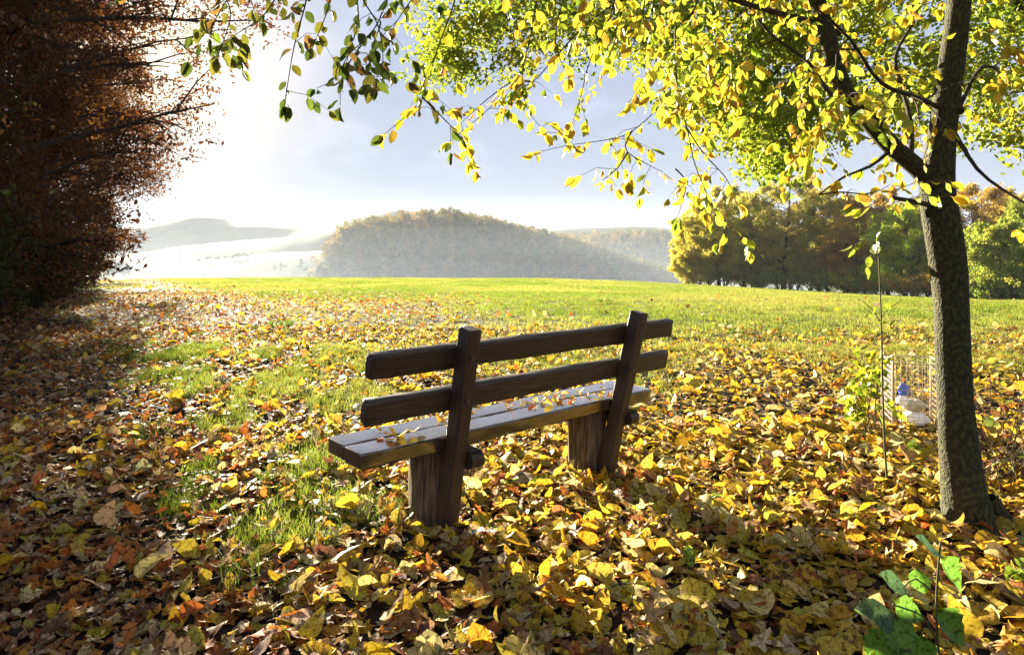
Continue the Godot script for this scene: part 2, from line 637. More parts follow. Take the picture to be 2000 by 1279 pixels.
func build_far() -> void:
	var pale := [[-300, 535], [100, 528], [230, 522], [330, 514], [420, 506], [560, 492], [640, 487], [760, 487], [900, 500], [1000, 540]]
	var hp := hill("pale_field", "pale misty stubble field rising across the valley", pale, 540.0, 360.0, 680.0, -46.0, 0.0, M.meadow,
		func(x, d): return Color(0.24, 0.28, 0.08) if x < -250.0 + (d - 440.0) * 0.3 else Color(0.31, 0.3, 0.15))
	var wl := [[640, 560], [650, 500], [662, 456], [690, 432], [740, 422], [800, 417], [870, 411], [920, 420], [1000, 436], [1080, 455], [1150, 476], [1220, 500], [1290, 524], [1360, 552]]
	var hw := hill("wooded_hill", "broad rounded hill covered in autumn woodland beyond the field", wl, 430.0, 300.0, 640.0, -46.0, 8.0, M.meadow,
		func(_x, _d): return Color(0.08, 0.08, 0.03))
	var rl := [[1040, 470], [1090, 461], [1140, 455], [1200, 452], [1270, 452], [1330, 458], [1420, 470], [1520, 490]]
	var hr := hill("wooded_ridge", "low wooded ridge between the round hill and the tall wood", rl, 850.0, 700.0, 1000.0, -46.0, 10.0, M.meadow,
		func(_x, _d): return Color(0.09, 0.09, 0.035))
	hill("distant_ridge", "faint long blue ridge behind the low wooded ridge", [[900, 470], [1000, 458], [1100, 449], [1180, 444], [1270, 443], [1330, 446], [1450, 455], [1700, 470], [2100, 480]], 1500.0, 1250.0, 1800.0, -46.0, 0.0, M.meadow,
		func(_x, _d): return Color(0.08, 0.09, 0.05))
	hill("distant_hills", "faint pale blue hills above the stubble field", [[-300, 470], [100, 455], [230, 446], [290, 434], [340, 426], [400, 420], [440, 424], [480, 434], [540, 437], [600, 442], [650, 436], [700, 424], [780, 411], [830, 420], [900, 440], [1000, 470]], 1500.0, 1150.0, 1900.0, -46.0, 0.0, M.meadow,
		func(x, d): return Color(0.2, 0.2, 0.12) if nz2.get_noise_2d(x * 0.02, d * 0.03) > 0.22 else Color(0.08, 0.09, 0.05))
	hill("distant_slope", "hazy low slope with fields below the pale blue hills", [[-200, 500], [200, 500], [280, 492], [360, 480], [450, 474], [540, 468], [620, 455], [690, 440], [760, 450], [900, 500]], 900.0, 650.0, 1150.0, -46.0, 0.0, M.meadow,
		func(x, d): return Color(0.18, 0.19, 0.1) if nz2.get_noise_2d(x * 0.03, d * 0.04 + 50.0) > 0.1 else Color(0.1, 0.11, 0.06))

	# woodland on the hills
	var pal := [Color(0.09, 0.11, 0.02), Color(0.14, 0.14, 0.025), Color(0.2, 0.15, 0.03), Color(0.25, 0.16, 0.03), Color(0.06, 0.085, 0.02)]
	for job in [[hw, 300.0, 500.0, 430.0, wl, 3000, "autumn woodland covering the round hill"], [hr, 720.0, 900.0, 850.0, rl, 1100, "hazy woodland on the low ridge"]]:
		var xf := [[], [], [], []]
		var cs := [[], [], [], []]
		var n := 0
		while n < int(job[5]):
			var d := R(job[1], job[2])
			var x: float = R((job[4][0][0] - 1000.0) / F * job[3], (job[4][-1][0] - 1000.0) / F * job[3])
			var y: float = job[0].call(x, d)
			if y < -44.0 and rng.randf() < 0.6:
				n += 1
				continue
			var s: float = R(0.8, 1.35) * (0.72 if job[3] < 500.0 else 1.0)
			var c := pick(pal)
			var tint := clampf(0.5 + nz.get_noise_2d(x * 0.3, d * 0.3) * 1.5, 0.0, 1.0)
			c = c.lerp(Color(0.2, 0.13, 0.03), tint * 0.4)
			for q in 4:
				var k := rng.randi() % 4
				var o := Vector3(R(-2.2, 2.2), 3.0 + q * 2.3, R(-2.2, 2.2)) * s
				xf[k].append(Transform3D(Basis(rdir(), R(0, TAU)).scaled(Vector3(1, 0.9, 1) * s * (1.25 - 0.13 * q)), Vector3(x, y, -d) + o))
				cs[k].append(c * R(0.85, 1.15))
			n += 1
		var wood := Node3D.new()
		wood.name = numbered("woodland")
		add_child(wood)
		tag(wood, job[6], "woodland", "", "stuff")
		for k in 4:
			multi("foliage", CL.far[k], M.far_leaf, xf[k], cs[k], wood)

	# hedge and lone trees on the pale field
	far_shrub("hedgerow", "dark hedgerow along the top of the stubble field", "hedge", 382, 500, 497, 505, 520.0, 4.5, hp)
	far_shrub("field_bush", "dark bush standing alone on the stubble field", "bush", 534, 560, 535, 535, 470.0, 6.0, hp)
	far_shrub("lone_tree", "small lone tree beside the bush on the stubble field", "tree", 580, 592, 532, 532, 470.0, 9.0, hp)
	far_shrub("far_copse", "bluish clump of trees at the end of the hedge", "trees", 205, 255, 530, 530, 470.0, 15.0, hp)
	far_shrub("low_hedge", "low hazy hedge on the green slope beyond the track", "hedge", 285, 335, 516, 514, 530.0, 2.8, hp)
	# a mast in the haze
	var mast := thing("telegraph_pole", "thin telegraph pole standing in the misty valley", "pole", Vector3((350.0 - 1000.0) / F * 530.0, hp.call((350.0 - 1000.0) / F * 530.0, 530.0), -530.0))
	var mb := MB.new()
	mb.tube([Vector3.ZERO, Vector3(0, 13.0, 0)], [0.25, 0.16], 6)
	obj("pole", mb.mesh(), M.iron, mast)
	var ab := MB.new()
	ab.tube([Vector3(-1.0, 12.2, 0), Vector3(1.0, 12.2, 0)], [0.12, 0.12], 5)
	obj("crossarm", ab.mesh(), M.iron, mast)

	# mist lying in the valley
	for k in 9:
		var fog := FogVolume.new()
		fog.name = numbered("valley_mist")
		fog.shape = RenderingServer.FOG_VOLUME_SHAPE_ELLIPSOID
		var high: float = 44.0 + 9.0 * k
		fog.size = Vector3(430 + 70 * k + R(-40, 40), high, 230 + 14 * k)
		fog.position = Vector3(-70 + R(-60, 60), -38 + R(-2, 2), -285 + R(-12, 12))
		fog.rotation = Vector3(R(-0.02, 0.02), R(-0.3, 0.3), R(-0.035, 0.035))
		var fm := FogMaterial.new()
		fm.density = 0.00026 - 0.000022 * k
		fm.albedo = Color(0.87, 0.93, 1.0)
		fog.material = fm
		tag(fog, "white morning mist lying in the valley", "mist", "mist in the valley", "stuff")
		add_child(fog)

func far_shrub(called: String, label: String, cat: String, x0: float, x1: float, _y0: float, _y1: float, d: float, tall: float, h: Callable) -> void:
	var a := (x0 - 1000.0) / F * d
	var b := (x1 - 1000.0) / F * d
	var mid := (a + b) * 0.5
	var t := thing(called, label, cat, Vector3(mid, h.call(mid, d), -d))
	var tb := MB.new()
	tb.tube([Vector3(0, -0.5, 0), Vector3(0, tall * 0.5, 0)], [0.25, 0.15], 5)
	obj("trunk", tb.mesh(), M.dark_bark, t)
	var xf := []
	var cs := []
	var n := int(maxf(6.0, (b - a) * 1.4))
	for i in n:
		var x := R(a, b)
		var yy: float = h.call(x, d) - t.position.y
		var env := tall * (0.6 + 0.4 * sin(PI * (x - a) / maxf(0.1, b - a)))
		xf.append(Transform3D(Basis(rdir(), R(0, TAU)).scaled(Vector3.ONE * R(0.35, 0.6) * tall / 5.0), Vector3(x - mid, yy + env * R(0.3, 0.8), R(-1, 1))))
		cs.append(pick([Color(0.05, 0.06, 0.025)]))
	multi("crown", CL.far[0], M.far_leaf, xf, cs, t)

# ------------------------------------------------------------------ trees with a trunk, limbs and a crown of leaf clumps
func grow(called: String, label: String, group: String, at: Vector3, s: Dictionary) -> Node3D:
	var t := thing(called, label, "tree", at, group)
	var H: float = s.h
	var tr: float = s.r
	var trunk := MB.new()
	var pts := []
	var rad := []
	var lean := Vector3(R(-0.05, 0.05), 0, R(-0.05, 0.05)) * H
	for i in 9:
		var k := i / 8.0
		pts.append(Vector3(0, -0.15 + k * H * 0.9, 0) + lean * k + Vector3(sin(k * 5.0 + at.x), 0, cos(k * 4.0 + at.z)) * tr * 0.9 * k)
		rad.append(tr * (1.35 if i == 0 else 1.0 - 0.85 * k))
	trunk.tube(pts, rad, 9, 0.6, 0.05, at.x, 2.0)
	obj("trunk", trunk.mesh(), M.dark_bark, t)
	var br := MB.new()
	var env: Array = s.env         # [height share, radius] pairs
	var xf := []
	var cs := []
	var kinds: Array = s.mesh
	for k in kinds.size():
		xf.append([])
		cs.append([])
	var toward: Vector3 = s.get("toward", Vector3.ZERO)
	for i in int(s.limbs):
		var hk := pow((i + 0.5) / s.limbs, s.get("even", 0.9))
		var y0: float = lerpf(s.low, 0.86, hk) * H
		var az := i * 2.399 + R(-0.4, 0.4)
		var outv := (Vector3(cos(az), 0, sin(az)) + toward * R(0.0, 1.0)).normalized()
		var fi := clampf(y0 / (H * 0.9) * 8.0, 0.0, 7.99)
		var p0: Vector3 = (pts[int(fi)] as Vector3).lerp(pts[int(fi) + 1], fi - int(fi))
		var ye := minf(1.0, y0 / H + s.get("rise", 0.12) * R(0.2, 1.2))
		var L: float = prof(env, ye) * R(s.get("short", 0.75), s.get("long", 1.05))
		var p3 := Vector3(p0.x, ye * H, p0.z) + outv * L
		var mid := (p0 + p3) * 0.5 + Vector3(0, L * R(0.02, 0.14), 0)
		var lp := []
		var lr := []
		var r0: float = tr * lerpf(0.36, 0.12, hk)
		for q in 6:
			var u := q / 5.0
			lp.append(p0.lerp(mid, u).lerp(mid.lerp(p3, u), u) + rdir() * L * 0.02 * (1.0 if q > 0 else 0.0))
			lr.append(r0 * (1.0 - 0.85 * u))
		br.tube(lp, lr, 5, 1.0)
		for j in int(s.side):
			var u := R(0.3, 1.0)
			var fq := u * 4.99
			var a0: Vector3 = (lp[int(fq)] as Vector3).lerp(lp[int(fq) + 1], fq - int(fq))
			var sd := (outv * R(0.2, 0.9) + rdir() * 0.8 + Vector3(0, -0.1 + s.get("droop", 0.0), 0)).normalized()
			sd.y = maxf(sd.y, -0.3)
			var sl := L * R(0.16, 0.34) + 0.2
			var a2 := a0 + sd * sl
			br.tube([a0, (a0 + a2) * 0.5 + Vector3(0, sl * 0.06, 0), a2], [r0 * 0.3, r0 * 0.2, r0 * 0.05], 3)
			var shade: Color = pick(s.pal)
			for q in int(s.per):
				var p := a0.lerp(a2, R(0.15, 1.08)) + rdir() * R(0.0, s.spread)
				var wp := at + p
				# the little gap through which the sun stands
				var toS := wp - Vector3(0, EYE, 0)
				if s.get("gap", false) and toS.normalized().dot(sun_dir) > cos(0.008 + 0.3 * s.size / toS.length()):
					continue
				var kk := rng.randi() % kinds.size()
				xf[kk].append(Transform3D(Basis(rdir(), R(0, TAU)).scaled(Vector3.ONE * s.size * R(0.75, 1.25)), p))
				cs[kk].append(shade.lerp(pick(s.pal), 0.4))
	obj("limbs", br.mesh(), M.dark_bark, t)
	for k in kinds.size():
		multi("crown", kinds[k], s.mat, xf[k], cs[k], t)
	return t

func build_tree_row() -> void:
	var env := [[0.0, 2.3], [0.06, 2.9], [0.18, 3.4], [0.3, 4.4], [0.45, 5.1], [0.65, 5.0], [0.85, 3.2], [1.0, 0.6]]
	var brown := [Color(0.13, 0.045, 0.016), Color(0.17, 0.065, 0.018), Color(0.09, 0.035, 0.014), Color(0.2, 0.09, 0.02), Color(0.12, 0.05, 0.03)]
	var green := [Color(0.07, 0.075, 0.018), Color(0.1, 0.08, 0.02), Color(0.12, 0.06, 0.018)]
	var amber := [Color(0.26, 0.12, 0.022), Color(0.2, 0.08, 0.02), Color(0.15, 0.06, 0.018)]
	var names := ["dark brown beech at the near end of the tree row",
		"russet beech second in the dark tree row", "red-brown beech overhanging the leafy track where the sun shines through",
		"amber-leaved beech in the middle of the tree row", "brown beech with low drooping boughs in the tree row",
		"russet beech sixth along the dark tree row", "dull green-brown beech towards the far end of the row",
		"brown beech next to last in the tree row", "last russet beech closing the far end of the row"]
	var ds := [6.0, 9.0, 12.2, 15.8, 20.0, 24.5, 30.0, 37.0, 46.0]
	for i in ds.size():
		var d: float = ds[i]
		var x := -0.56 * d - 3.4 + R(-0.4, 0.4)
		var pal: Array = [brown, green, brown, amber, brown, amber, green, brown, amber][i]
		var en := env.map(func(q): return [q[0], q[1] * clampf(d / 11.5, 0.55, 1.0)])
		grow("beech_tree", names[i], "row of beeches along the field edge", Vector3(x, ground(x, -d), -d),
			{"h": R(14.5, 16.5), "r": R(0.2, 0.3), "env": en, "limbs": 46, "side": 9, "per": 12, "low": 0.045, "rise": 0.1, "spread": 0.5,
			"size": 1.0 if d < 16.0 else 1.25, "mesh": CL.beech, "mat": M.brown_leaf, "pal": pal + brown, "gap": true, "short": 0.6, "long": 1.14, "toward": Vector3(0.35, 0, 0.15)})
	# undergrowth at the foot of the row
	var k := 0
	for i in 15:
		var d := 7.5 * pow(1.125, i)
		var x := -0.55 * d - 2.3 + R(-0.5, 0.3)
		var best := 0
		for q in ds.size():
			if absf(ds[q] - d) < absf(ds[best] - d): best = q
		var whose: String = ["first beech of the row", "second beech of the row", "red-brown overhanging beech", "amber-leaved beech", "beech with low drooping boughs", "sixth beech of the row", "dull green-brown beech", "next to last beech", "last beech of the row"][best]
		var labels := ["deep green leafy shrub", "brown leafy shrub", "olive bramble shrub"]
		shrub("shrub", labels[k % 3] + " at the foot of the " + whose, "shrubs at the foot of the beech row", Vector3(x, ground(x, -d), -d), R(1.6, 2.6), R(1.1, 1.5),
			[[Color(0.05, 0.055, 0.015)], brown, green][k % 3], 420, CL.beech, M.brown_leaf, 1.0)
		k += 1

func shrub(called: String, label: String, group: String, at: Vector3, h: float, r: float, pal: Array, n: int, kinds: Array, mat: Material, size: float) -> Node3D:
	var t := thing(called, label, "shrub", at, group)
	var b := MB.new()
	var tips := []
	for i in 9:
		var e := Vector3(R(-r, r) * 0.8, h * R(0.5, 0.95), R(-r, r) * 0.8)
		var m := e * 0.5 + Vector3(0, h * 0.12, 0)
		b.tube([Vector3(R(-0.1, 0.1), -0.05, R(-0.1, 0.1)), m, e], [0.025 * h, 0.016 * h, 0.004 * h], 4)
		tips.append([m, e])
	obj("stems", b.mesh(), M.dark_bark, t)
	var xf := []
	var cs := []
	for k in kinds.size():
		xf.append([])
		cs.append([])
	for i in n:
		var tp: Array = tips[rng.randi() % tips.size()]
		var p: Vector3 = (tp[0] as Vector3).lerp(tp[1], R(-0.7, 1.1)) + rdir() * R(0.0, r * 0.55)
		p.y = maxf(p.y, 0.05)
		var kk := rng.randi() % kinds.size()
		xf[kk].append(Transform3D(Basis(rdir(), R(0, TAU)).scaled(Vector3.ONE * size * R(0.7, 1.2)), p))
		cs[kk].append(pick(pal))
	for k in kinds.size():
		multi("foliage", kinds[k], mat, xf[k], cs[k], t)
	return t

func build_right_wood() -> void:
	var env := [[0.0, 0.27], [0.08, 0.33], [0.25, 0.4], [0.45, 0.45], [0.65, 0.46], [0.82, 0.36], [0.93, 0.2], [1.0, 0.05]]
	var gold := [Color(0.66, 0.5, 0.06), Color(0.5, 0.44, 0.06), Color(0.36, 0.38, 0.05)]
	var olive := [Color(0.390, 0.364, 0.065), Color(0.494, 0.377, 0.072), Color(0.312, 0.325, 0.058)]
	var rust := [Color(0.575, 0.350, 0.069), Color(0.500, 0.325, 0.062), Color(0.400, 0.325, 0.062)]
	var lime := [Color(0.42, 0.5, 0.05), Color(0.32, 0.42, 0.04), Color(0.52, 0.5, 0.06)]
	var dark := [Color(0.26, 0.34, 0.045), Color(0.3, 0.36, 0.05), Color(0.36, 0.36, 0.055)]
	# px of the trunk, row of the top, distance, width share, palette, label
	var list := [
		[1368, 425, 128.0, 0.95, gold, "small golden tree at the open corner of the far wood"],
		[1405, 380, 126.0, 0.9, gold, "yellow-green tree next to the corner tree of the far wood"],
		[1455, 372, 132.0, 0.85, olive, "darker green tree behind the golden ones in the far wood"],
		[1530, 352, 122.0, 1.05, olive, "broadest olive-brown tree of the far wood, domed crown"],
		[1600, 372, 126.0, 0.85, olive, "olive tree with dark trunk beside the broadest domed tree"],
		[1672, 394, 112.0, 0.85, rust, "rusty orange tree in the middle of the far wood"],
		[1735, 380, 118.0, 0.75, rust, "brown tree between the rusty and the lime-green tree"],
		[1782, 405, 98.0, 0.95, lime, "bright lime-green tree of the far wood beside the near trunk"],
		[1905, 362, 102.0, 0.9, rust, "tall brown-topped tree of the far wood"],
		[1955, 440, 82.0, 1.1, dark, "green bushy tree at the near end of the far wood"],
		[2040, 390, 84.0, 1.0, dark, "tall green tree at the near end of the far wood"],
		[2130, 380, 78.0, 1.0, olive, "olive tree past the green ones at the end of the far wood"],
		[1830, 400, 112.0, 0.8, dark, "deep green tree behind the near trunk in the far wood"],
		[1490, 415, 138.0, 0.9, dark, "deep green tree within the far wood by the domed tree"],
		[1650, 405, 134.0, 0.9, dark, "deep green tree within the far wood by the rusty tree"],
		[1990, 385, 110.0, 0.9, rust, "brown tree rising behind the green ones"],
	]
	for e in list:
		var d: float = e[2]
		var x: float = (e[0] - 1000.0) / F * d
		var y := ground(x, -d)
		var top: float = EYE - (e[1] - HZ) / F * d
		var h: float = (top - y) * 1.07
		var en := []
		for q in env:
			en.append([q[0], q[1] * h * e[3]])
		grow("wood_tree", e[5], "trees of the far wood", Vector3(x, y, -d),
			{"h": h, "r": h * 0.017, "env": en, "limbs": 40, "side": 9, "per": 7, "low": 0.06 if e[4] != dark else 0.02, "rise": 0.14, "spread": h * 0.05,
			"size": 0.85, "mesh": CL.wood, "mat": M.far_leaf, "pal": e[4], "even": 1.35})
	var under := []
	for i in 20:
		under.append([1350.0 + i * 34.0 + R(-10, 10), 128.0 - i * 2.3 + R(-2, 2), R(3.0, 5.0), dark if i % 3 else olive, "leafy thicket between the trunks of the far wood"])
	for e in [[1345, 133.0, 3.5, gold, "golden shrub at the corner of the far wood"], [1470, 124.0, 3.0, lime, "yellow-green shrub in front of the dark trunks"], [1545, 116.0, 3.6, rust, "amber shrub under the broadest domed tree"], [1652, 106.0, 4.2, gold, "yellow shrub under the rusty tree"],
		[1770, 92.0, 3.2, rust, "pinkish orange shrub under the lime-green tree"], [1815, 90.0, 3.8, rust, "tall orange shrub beside the near trunk"], [1710, 100.0, 2.6, olive, "olive shrub between the rusty and lime-green trees"], [1930, 80.0, 3.5, dark, "green shrub under the bushy green tree"], [1985, 78.0, 4.0, dark, "green shrub under the tall green tree"], [1600, 112.0, 2.5, olive, "low olive shrub at the wood edge"]] + under:
		var d: float = e[1]
		var x: float = (e[0] - 1000.0) / F * d
		shrub("wood_shrub", e[4], "shrubs along the edge of the far wood", Vector3(x, ground(x, -d), -d), e[2], e[2] * 0.8, e[3], 70, CL.wood, M.far_leaf, 0.7)

# ------------------------------------------------------------------ bench
func beam(L: float, w: float, h: float, bev: float, sd: int, seg := 14, wob := 0.003, taper := 0.0) -> ArrayMesh:
	# a chamfered timber along x: w across z, h along y
	var b := MB.new()
	var rr := RandomNumberGenerator.new()
	rr.seed = sd
	var out := []
	for c in [[1, 1], [-1, 1], [-1, -1], [1, -1]]:
		var a0: float = atan2(c[1], c[0]) - PI / 4.0
		for k in 3:
			var a := a0 + k * PI / 4.0
			out.append(Vector2(c[0] * (w * 0.5 - bev) + cos(a) * bev, c[1] * (h * 0.5 - bev) + sin(a) * bev))
	var n := out.size()
	var per := 2.0 * (w + h)
	var stations := [[-L * 0.5, 1.0 - 1.6 * bev / minf(w, h)], [-L * 0.5 + bev * 0.6, 1.0]]
	for i in range(1, seg):
		stations.append([-L * 0.5 + L * i / seg, 1.0])
	stations.append([L * 0.5 - bev * 0.6, 1.0])
	stations.append([L * 0.5, 1.0 - 1.6 * bev / minf(w, h)])
	var firsts := []
	var ph := rr.randf_range(0, 9)
	for st in stations:
		var x: float = st[0]
		var f: float = st[1]
		firsts.append(b.v.size())
		var arc := 0.0
		for k in n + 1:
			var q: Vector2 = out[k % n]
			if k > 0:
				arc += q.distance_to(out[k - 1])
			var j := 1.0 + (sin(x * 9.0 + ph + k) + sin(x * 23.0 + k * 2.0 + ph)) * wob / minf(w, h)
			var tz := 1.0 - taper * (x / L + 0.5)
			b.vert(Vector3(x, q.y * f * j * tz, q.x * f * j * tz), Vector2(x * 0.9 + ph, arc / per))
	for i in firsts.size() - 1:
		for k in n:
			b.quad(firsts[i] + k, firsts[i] + k + 1, firsts[i + 1] + k + 1, firsts[i + 1] + k)
	for e in [0, firsts.size() - 1]:
		var c := b.vert(Vector3(stations[e][0], 0, 0), Vector2(ph, 0.5))
		var f0 := b.v.size()
		for k in n + 1:
			var q := b.v[firsts[e] + k]
			b.vert(q, Vector2(ph + q.z * 0.6, 0.5 + q.y * 2.0))
		for k in n:
			if e == 0:
				b.tri(c, f0 + k + 1, f0 + k)
			else:
				b.tri(c, f0 + k, f0 + k + 1)
	# make faces look outwards
	var a0 := b.v[b.ix[0]]
	var nn := (b.v[b.ix[2]] - a0).cross(b.v[b.ix[1]] - a0)
	if nn.dot(Vector3(0, a0.y, a0.z)) < 0.0:
		for i in range(0, b.ix.size(), 3):
			var t := b.ix[i + 1]
			b.ix[i + 1] = b.ix[i + 2]
			b.ix[i + 2] = t
	return b.mesh()

var bench: Node3D
func build_bench() -> void:
	bench = thing("park_bench", "heavy dark timber bench seen from behind, facing the field", "bench", Vector3(0.10, 0, -3.735))
	bench.rotation.y = atan2(0.675, 0.737)
	bench.rotate_object_local(Vector3(0, 0, 1), -0.018)
	bench.position.y = -0.006
	var lean := atan2(0.165, 0.985)
	var posts := []
	for s in [-1, 1]:
		var p := obj("backrest_post", beam(1.09, 0.085, 0.08, 0.009, 5 + s, 12, 0.0025), M.bench_wood_0, bench)
		# local x of the timber becomes the post's height
		p.transform = Transform3D(Basis(Vector3(0, cos(lean), sin(lean)), Vector3(-1, 0, 0), Vector3(0, -sin(lean), cos(lean))), Vector3(s * 0.57 if s < 0 else 0.672, 0.45, 0.075))
		if s > 0:
			p.basis = Basis(Vector3(0, 0, 1), -0.1) * p.basis
		posts.append(p)
		var g := obj("stump", stump_mesh(0.165, 0.2, 0.46, 9 + s), M.stump_wood, bench)
		g.position = Vector3(s * 0.57 - 0.01 if s < 0 else 0.6, -0.06, -0.13)
		var c := obj("crossbeam", crossbeam_mesh(), M.bench_wood_1, bench)
		c.position = Vector3(s * 0.57 + 0.085 if s < 0 else 0.735, 0.343, -0.06)
	for k in 2:
		var yc: float = [0.85, 0.643][k]
		var rl := obj("backrest_rail", beam(2.23, 0.058, 0.115, 0.014, 30 + k, 22, 0.0022), M["bench_wood_%d" % (k + 1)], bench)
		rl.transform = Transform3D(Basis(Vector3(1, 0, 0), Vector3(0, cos(lean), sin(lean)), Vector3(0, -sin(lean), cos(lean))), Vector3(0.055, yc, yc / 0.985 * 0.165 - 0.072))
		for s in [-1, 1]:
			var cy := CylinderMesh.new()
			cy.top_radius = 0.011
			cy.bottom_radius = 0.013
			cy.height = 0.012
			cy.radial_segments = 10
			var po: Node3D = posts[(s + 1) / 2]
			var bo := obj("bolt", cy, M.bolt_metal, po)
			bo.transform = po.transform.affine_inverse() * Transform3D(Basis(Vector3(1, 0, 0), PI / 2 + lean), Vector3(s * 0.57 if s < 0 else 0.672 + (yc - 0.45) * 0.1, yc, yc / 0.985 * 0.165 + 0.045))
	for k in 2:
		var pl := obj("seat_plank", beam(2.1, 0.163, 0.072, 0.009, 50 + k, 22, 0.003), M.wet_seat_wood, bench)
		pl.position = Vector3(-0.005 + 0.01 * k, 0.424, [-0.056, -0.229][k])

func stump_mesh(w: float, dz: float, h: float, sd: int) -> ArrayMesh:
	var b := MB.new()
	var n := 20
	var last := -1
	for i in 9:
		var y := h * i / 8.0
		var f := b.v.size()
		for k in n + 1:
			var a := TAU * (k % n) / n
			var sq := pow(pow(absf(cos(a)), 4.0) + pow(absf(sin(a)), 4.0), -0.25)
			var j := 1.0 + 0.07 * sin(a * 4.0 + sd + y * 2.0) + 0.05 * sin(a * 9.0 + y * 6.0 + sd) + 0.03 * sin(a * 15.0 - y * 11.0) + (0.08 * (1.0 - i / 2.0) if i < 2 else 0.0)
			b.vert(Vector3(cos(a) * sq * w * 0.5 * j, y, sin(a) * sq * dz * 0.5 * j), Vector2(y * 1.4 + sd, float(k) / n))
		if last >= 0:
			for k in n:
				b.quad(last + k, last + k + 1, f + k + 1, f + k)
		last = f
	var c := b.vert(Vector3(0, h, 0), Vector2(0, 0.5))
	for k in n:
		b.tri(last + k, last + k + 1, c)
	return b.mesh()

func crossbeam_mesh() -> ArrayMesh:
	# a bearer below the seat whose end is rounded off underneath
	var b := MB.new()
	var side := []
	var z0 := -0.235
	var z1 := 0.2
	side.append(Vector2(z0, 0.043))
	side.append(Vector2(z1 - 0.01, 0.043))
	for k in 8:
		var a := PI / 2 - PI * 0.5 * 2.0 * k / 7.0
		side.append(Vector2(z1 - 0.043 + cos(a) * 0.043, sin(a) * 0.043))
	side.append(Vector2(z0 + 0.03, -0.043))
	side.append(Vector2(z0, 0.0))
	var n := side.size()
	for s in [-1, 1]:
		var c := b.vert(Vector3(s * 0.037, 0, (z0 + z1) * 0.5), Vector2(0, 0.5))
		var f := b.v.size()
		for q in side:
			b.vert(Vector3(s * 0.037, q.y, q.x), Vector2(q.x, q.y * 3.0))
		for k in n:
			if s > 0:
				b.tri(c, f + k, f + (k + 1) % n)
			else:
				b.tri(c, f + (k + 1) % n, f + k)
	for k in n:
		var q0: Vector2 = side[k]
		var q1: Vector2 = side[(k + 1) % n]
		var v0 := b.vert(Vector3(-0.037, q0.y, q0.x), Vector2(q0.x + q0.y, 0.1))
		var v1 := b.vert(Vector3(0.037, q0.y, q0.x), Vector2(q0.x + q0.y, 0.3))
		var v2 := b.vert(Vector3(0.037, q1.y, q1.x), Vector2(q1.x + q1.y, 0.3))
		var v3 := b.vert(Vector3(-0.037, q1.y, q1.x), Vector2(q1.x + q1.y, 0.1))
		b.quad(v0, v3, v2, v1)
	return b.mesh()

# ------------------------------------------------------------------ branches that reach for targets
class Web:
	var p := []          # node positions
	var r := []          # node radius
	func nearest(t: Vector3, above: float) -> int:
		var best := -1
		var bd := 1e9
		for i in p.size():
			var q: Vector3 = p[i]
			var d := q.distance_to(t) + maxf(0.0, t.y - q.y) * above
			if d < bd and r[i] > 0.0012:
				bd = d
				best = i
		return best

func curve(pts: Array, step: float) -> Array:
	# Catmull-Rom through the points
	var out := []
	for i in pts.size() - 1:
		var p0: Vector3 = pts[maxi(i - 1, 0)]
		var p1: Vector3 = pts[i]
		var p2: Vector3 = pts[i + 1]
		var p3: Vector3 = pts[mini(i + 2, pts.size() - 1)]
		var n := maxi(1, int(p1.distance_to(p2) / step))
		for k in n:
			out.append(p1.cubic_interpolate(p2, p0, p3, float(k) / n))
	out.append(pts[-1])
	return out

func lay(web: Web, b: MB, pts: Array, r0: float, r1: float, sides: int, rough := 0.0) -> Array:
	var rad := []
	for i in pts.size():
		rad.append(lerpf(r0, r1, float(i) / (pts.size() - 1)))
		web.p.append(pts[i])
		web.r.append(rad[i])
	b.tube(pts, rad, sides, 1.5, rough, r0 * 100.0, 1.0)
	return pts

func leaves_along(pts: Array, from: float, gap: float, L: float, out: Array, pal: Array, droop := 0.8) -> void:
	var side := 1.0
	var acc := 0.0
	var total := 0.0
	for i in pts.size() - 1:
		total += (pts[i] as Vector3).distance_to(pts[i + 1])
	var run := 0.0
	for i in pts.size() - 1:
		var a: Vector3 = pts[i]
		var c: Vector3 = pts[i + 1]
		var l := a.distance_to(c)
		run += l
		acc += l
		if run < from * total:
			acc = 0.0
			continue
		while acc > gap:
			acc -= gap * R(0.6, 1.5)
			side = -side
			var T := (c - a).normalized()
			var S := T.cross(Vector3.UP).normalized() * side
			var dir := (T * 0.45 + S * R(0.3, 0.9) + Vector3(0, -droop * R(0.4, 1.3), 0) + rdir() * 0.35).normalized()
			var up := (rdir() + Vector3(0, 0.3, 0)).normalized()
			out.append([Transform3D(frame(dir, up, L * R(0.65, 1.2)), a.lerp(c, rng.randf()) + dir * L * 0.2), pick(pal)])
	var T2: Vector3 = ((pts[-1] as Vector3) - (pts[-2] as Vector3)).normalized()
	for q in 2:
		var dir := (T2 + Vector3(0, -0.5, 0) + rdir() * 0.4).normalized()
		out.append([Transform3D(frame(dir, rdir(), L * R(0.7, 1.15)), (pts[-1] as Vector3) + dir * L * 0.15), pick(pal)])

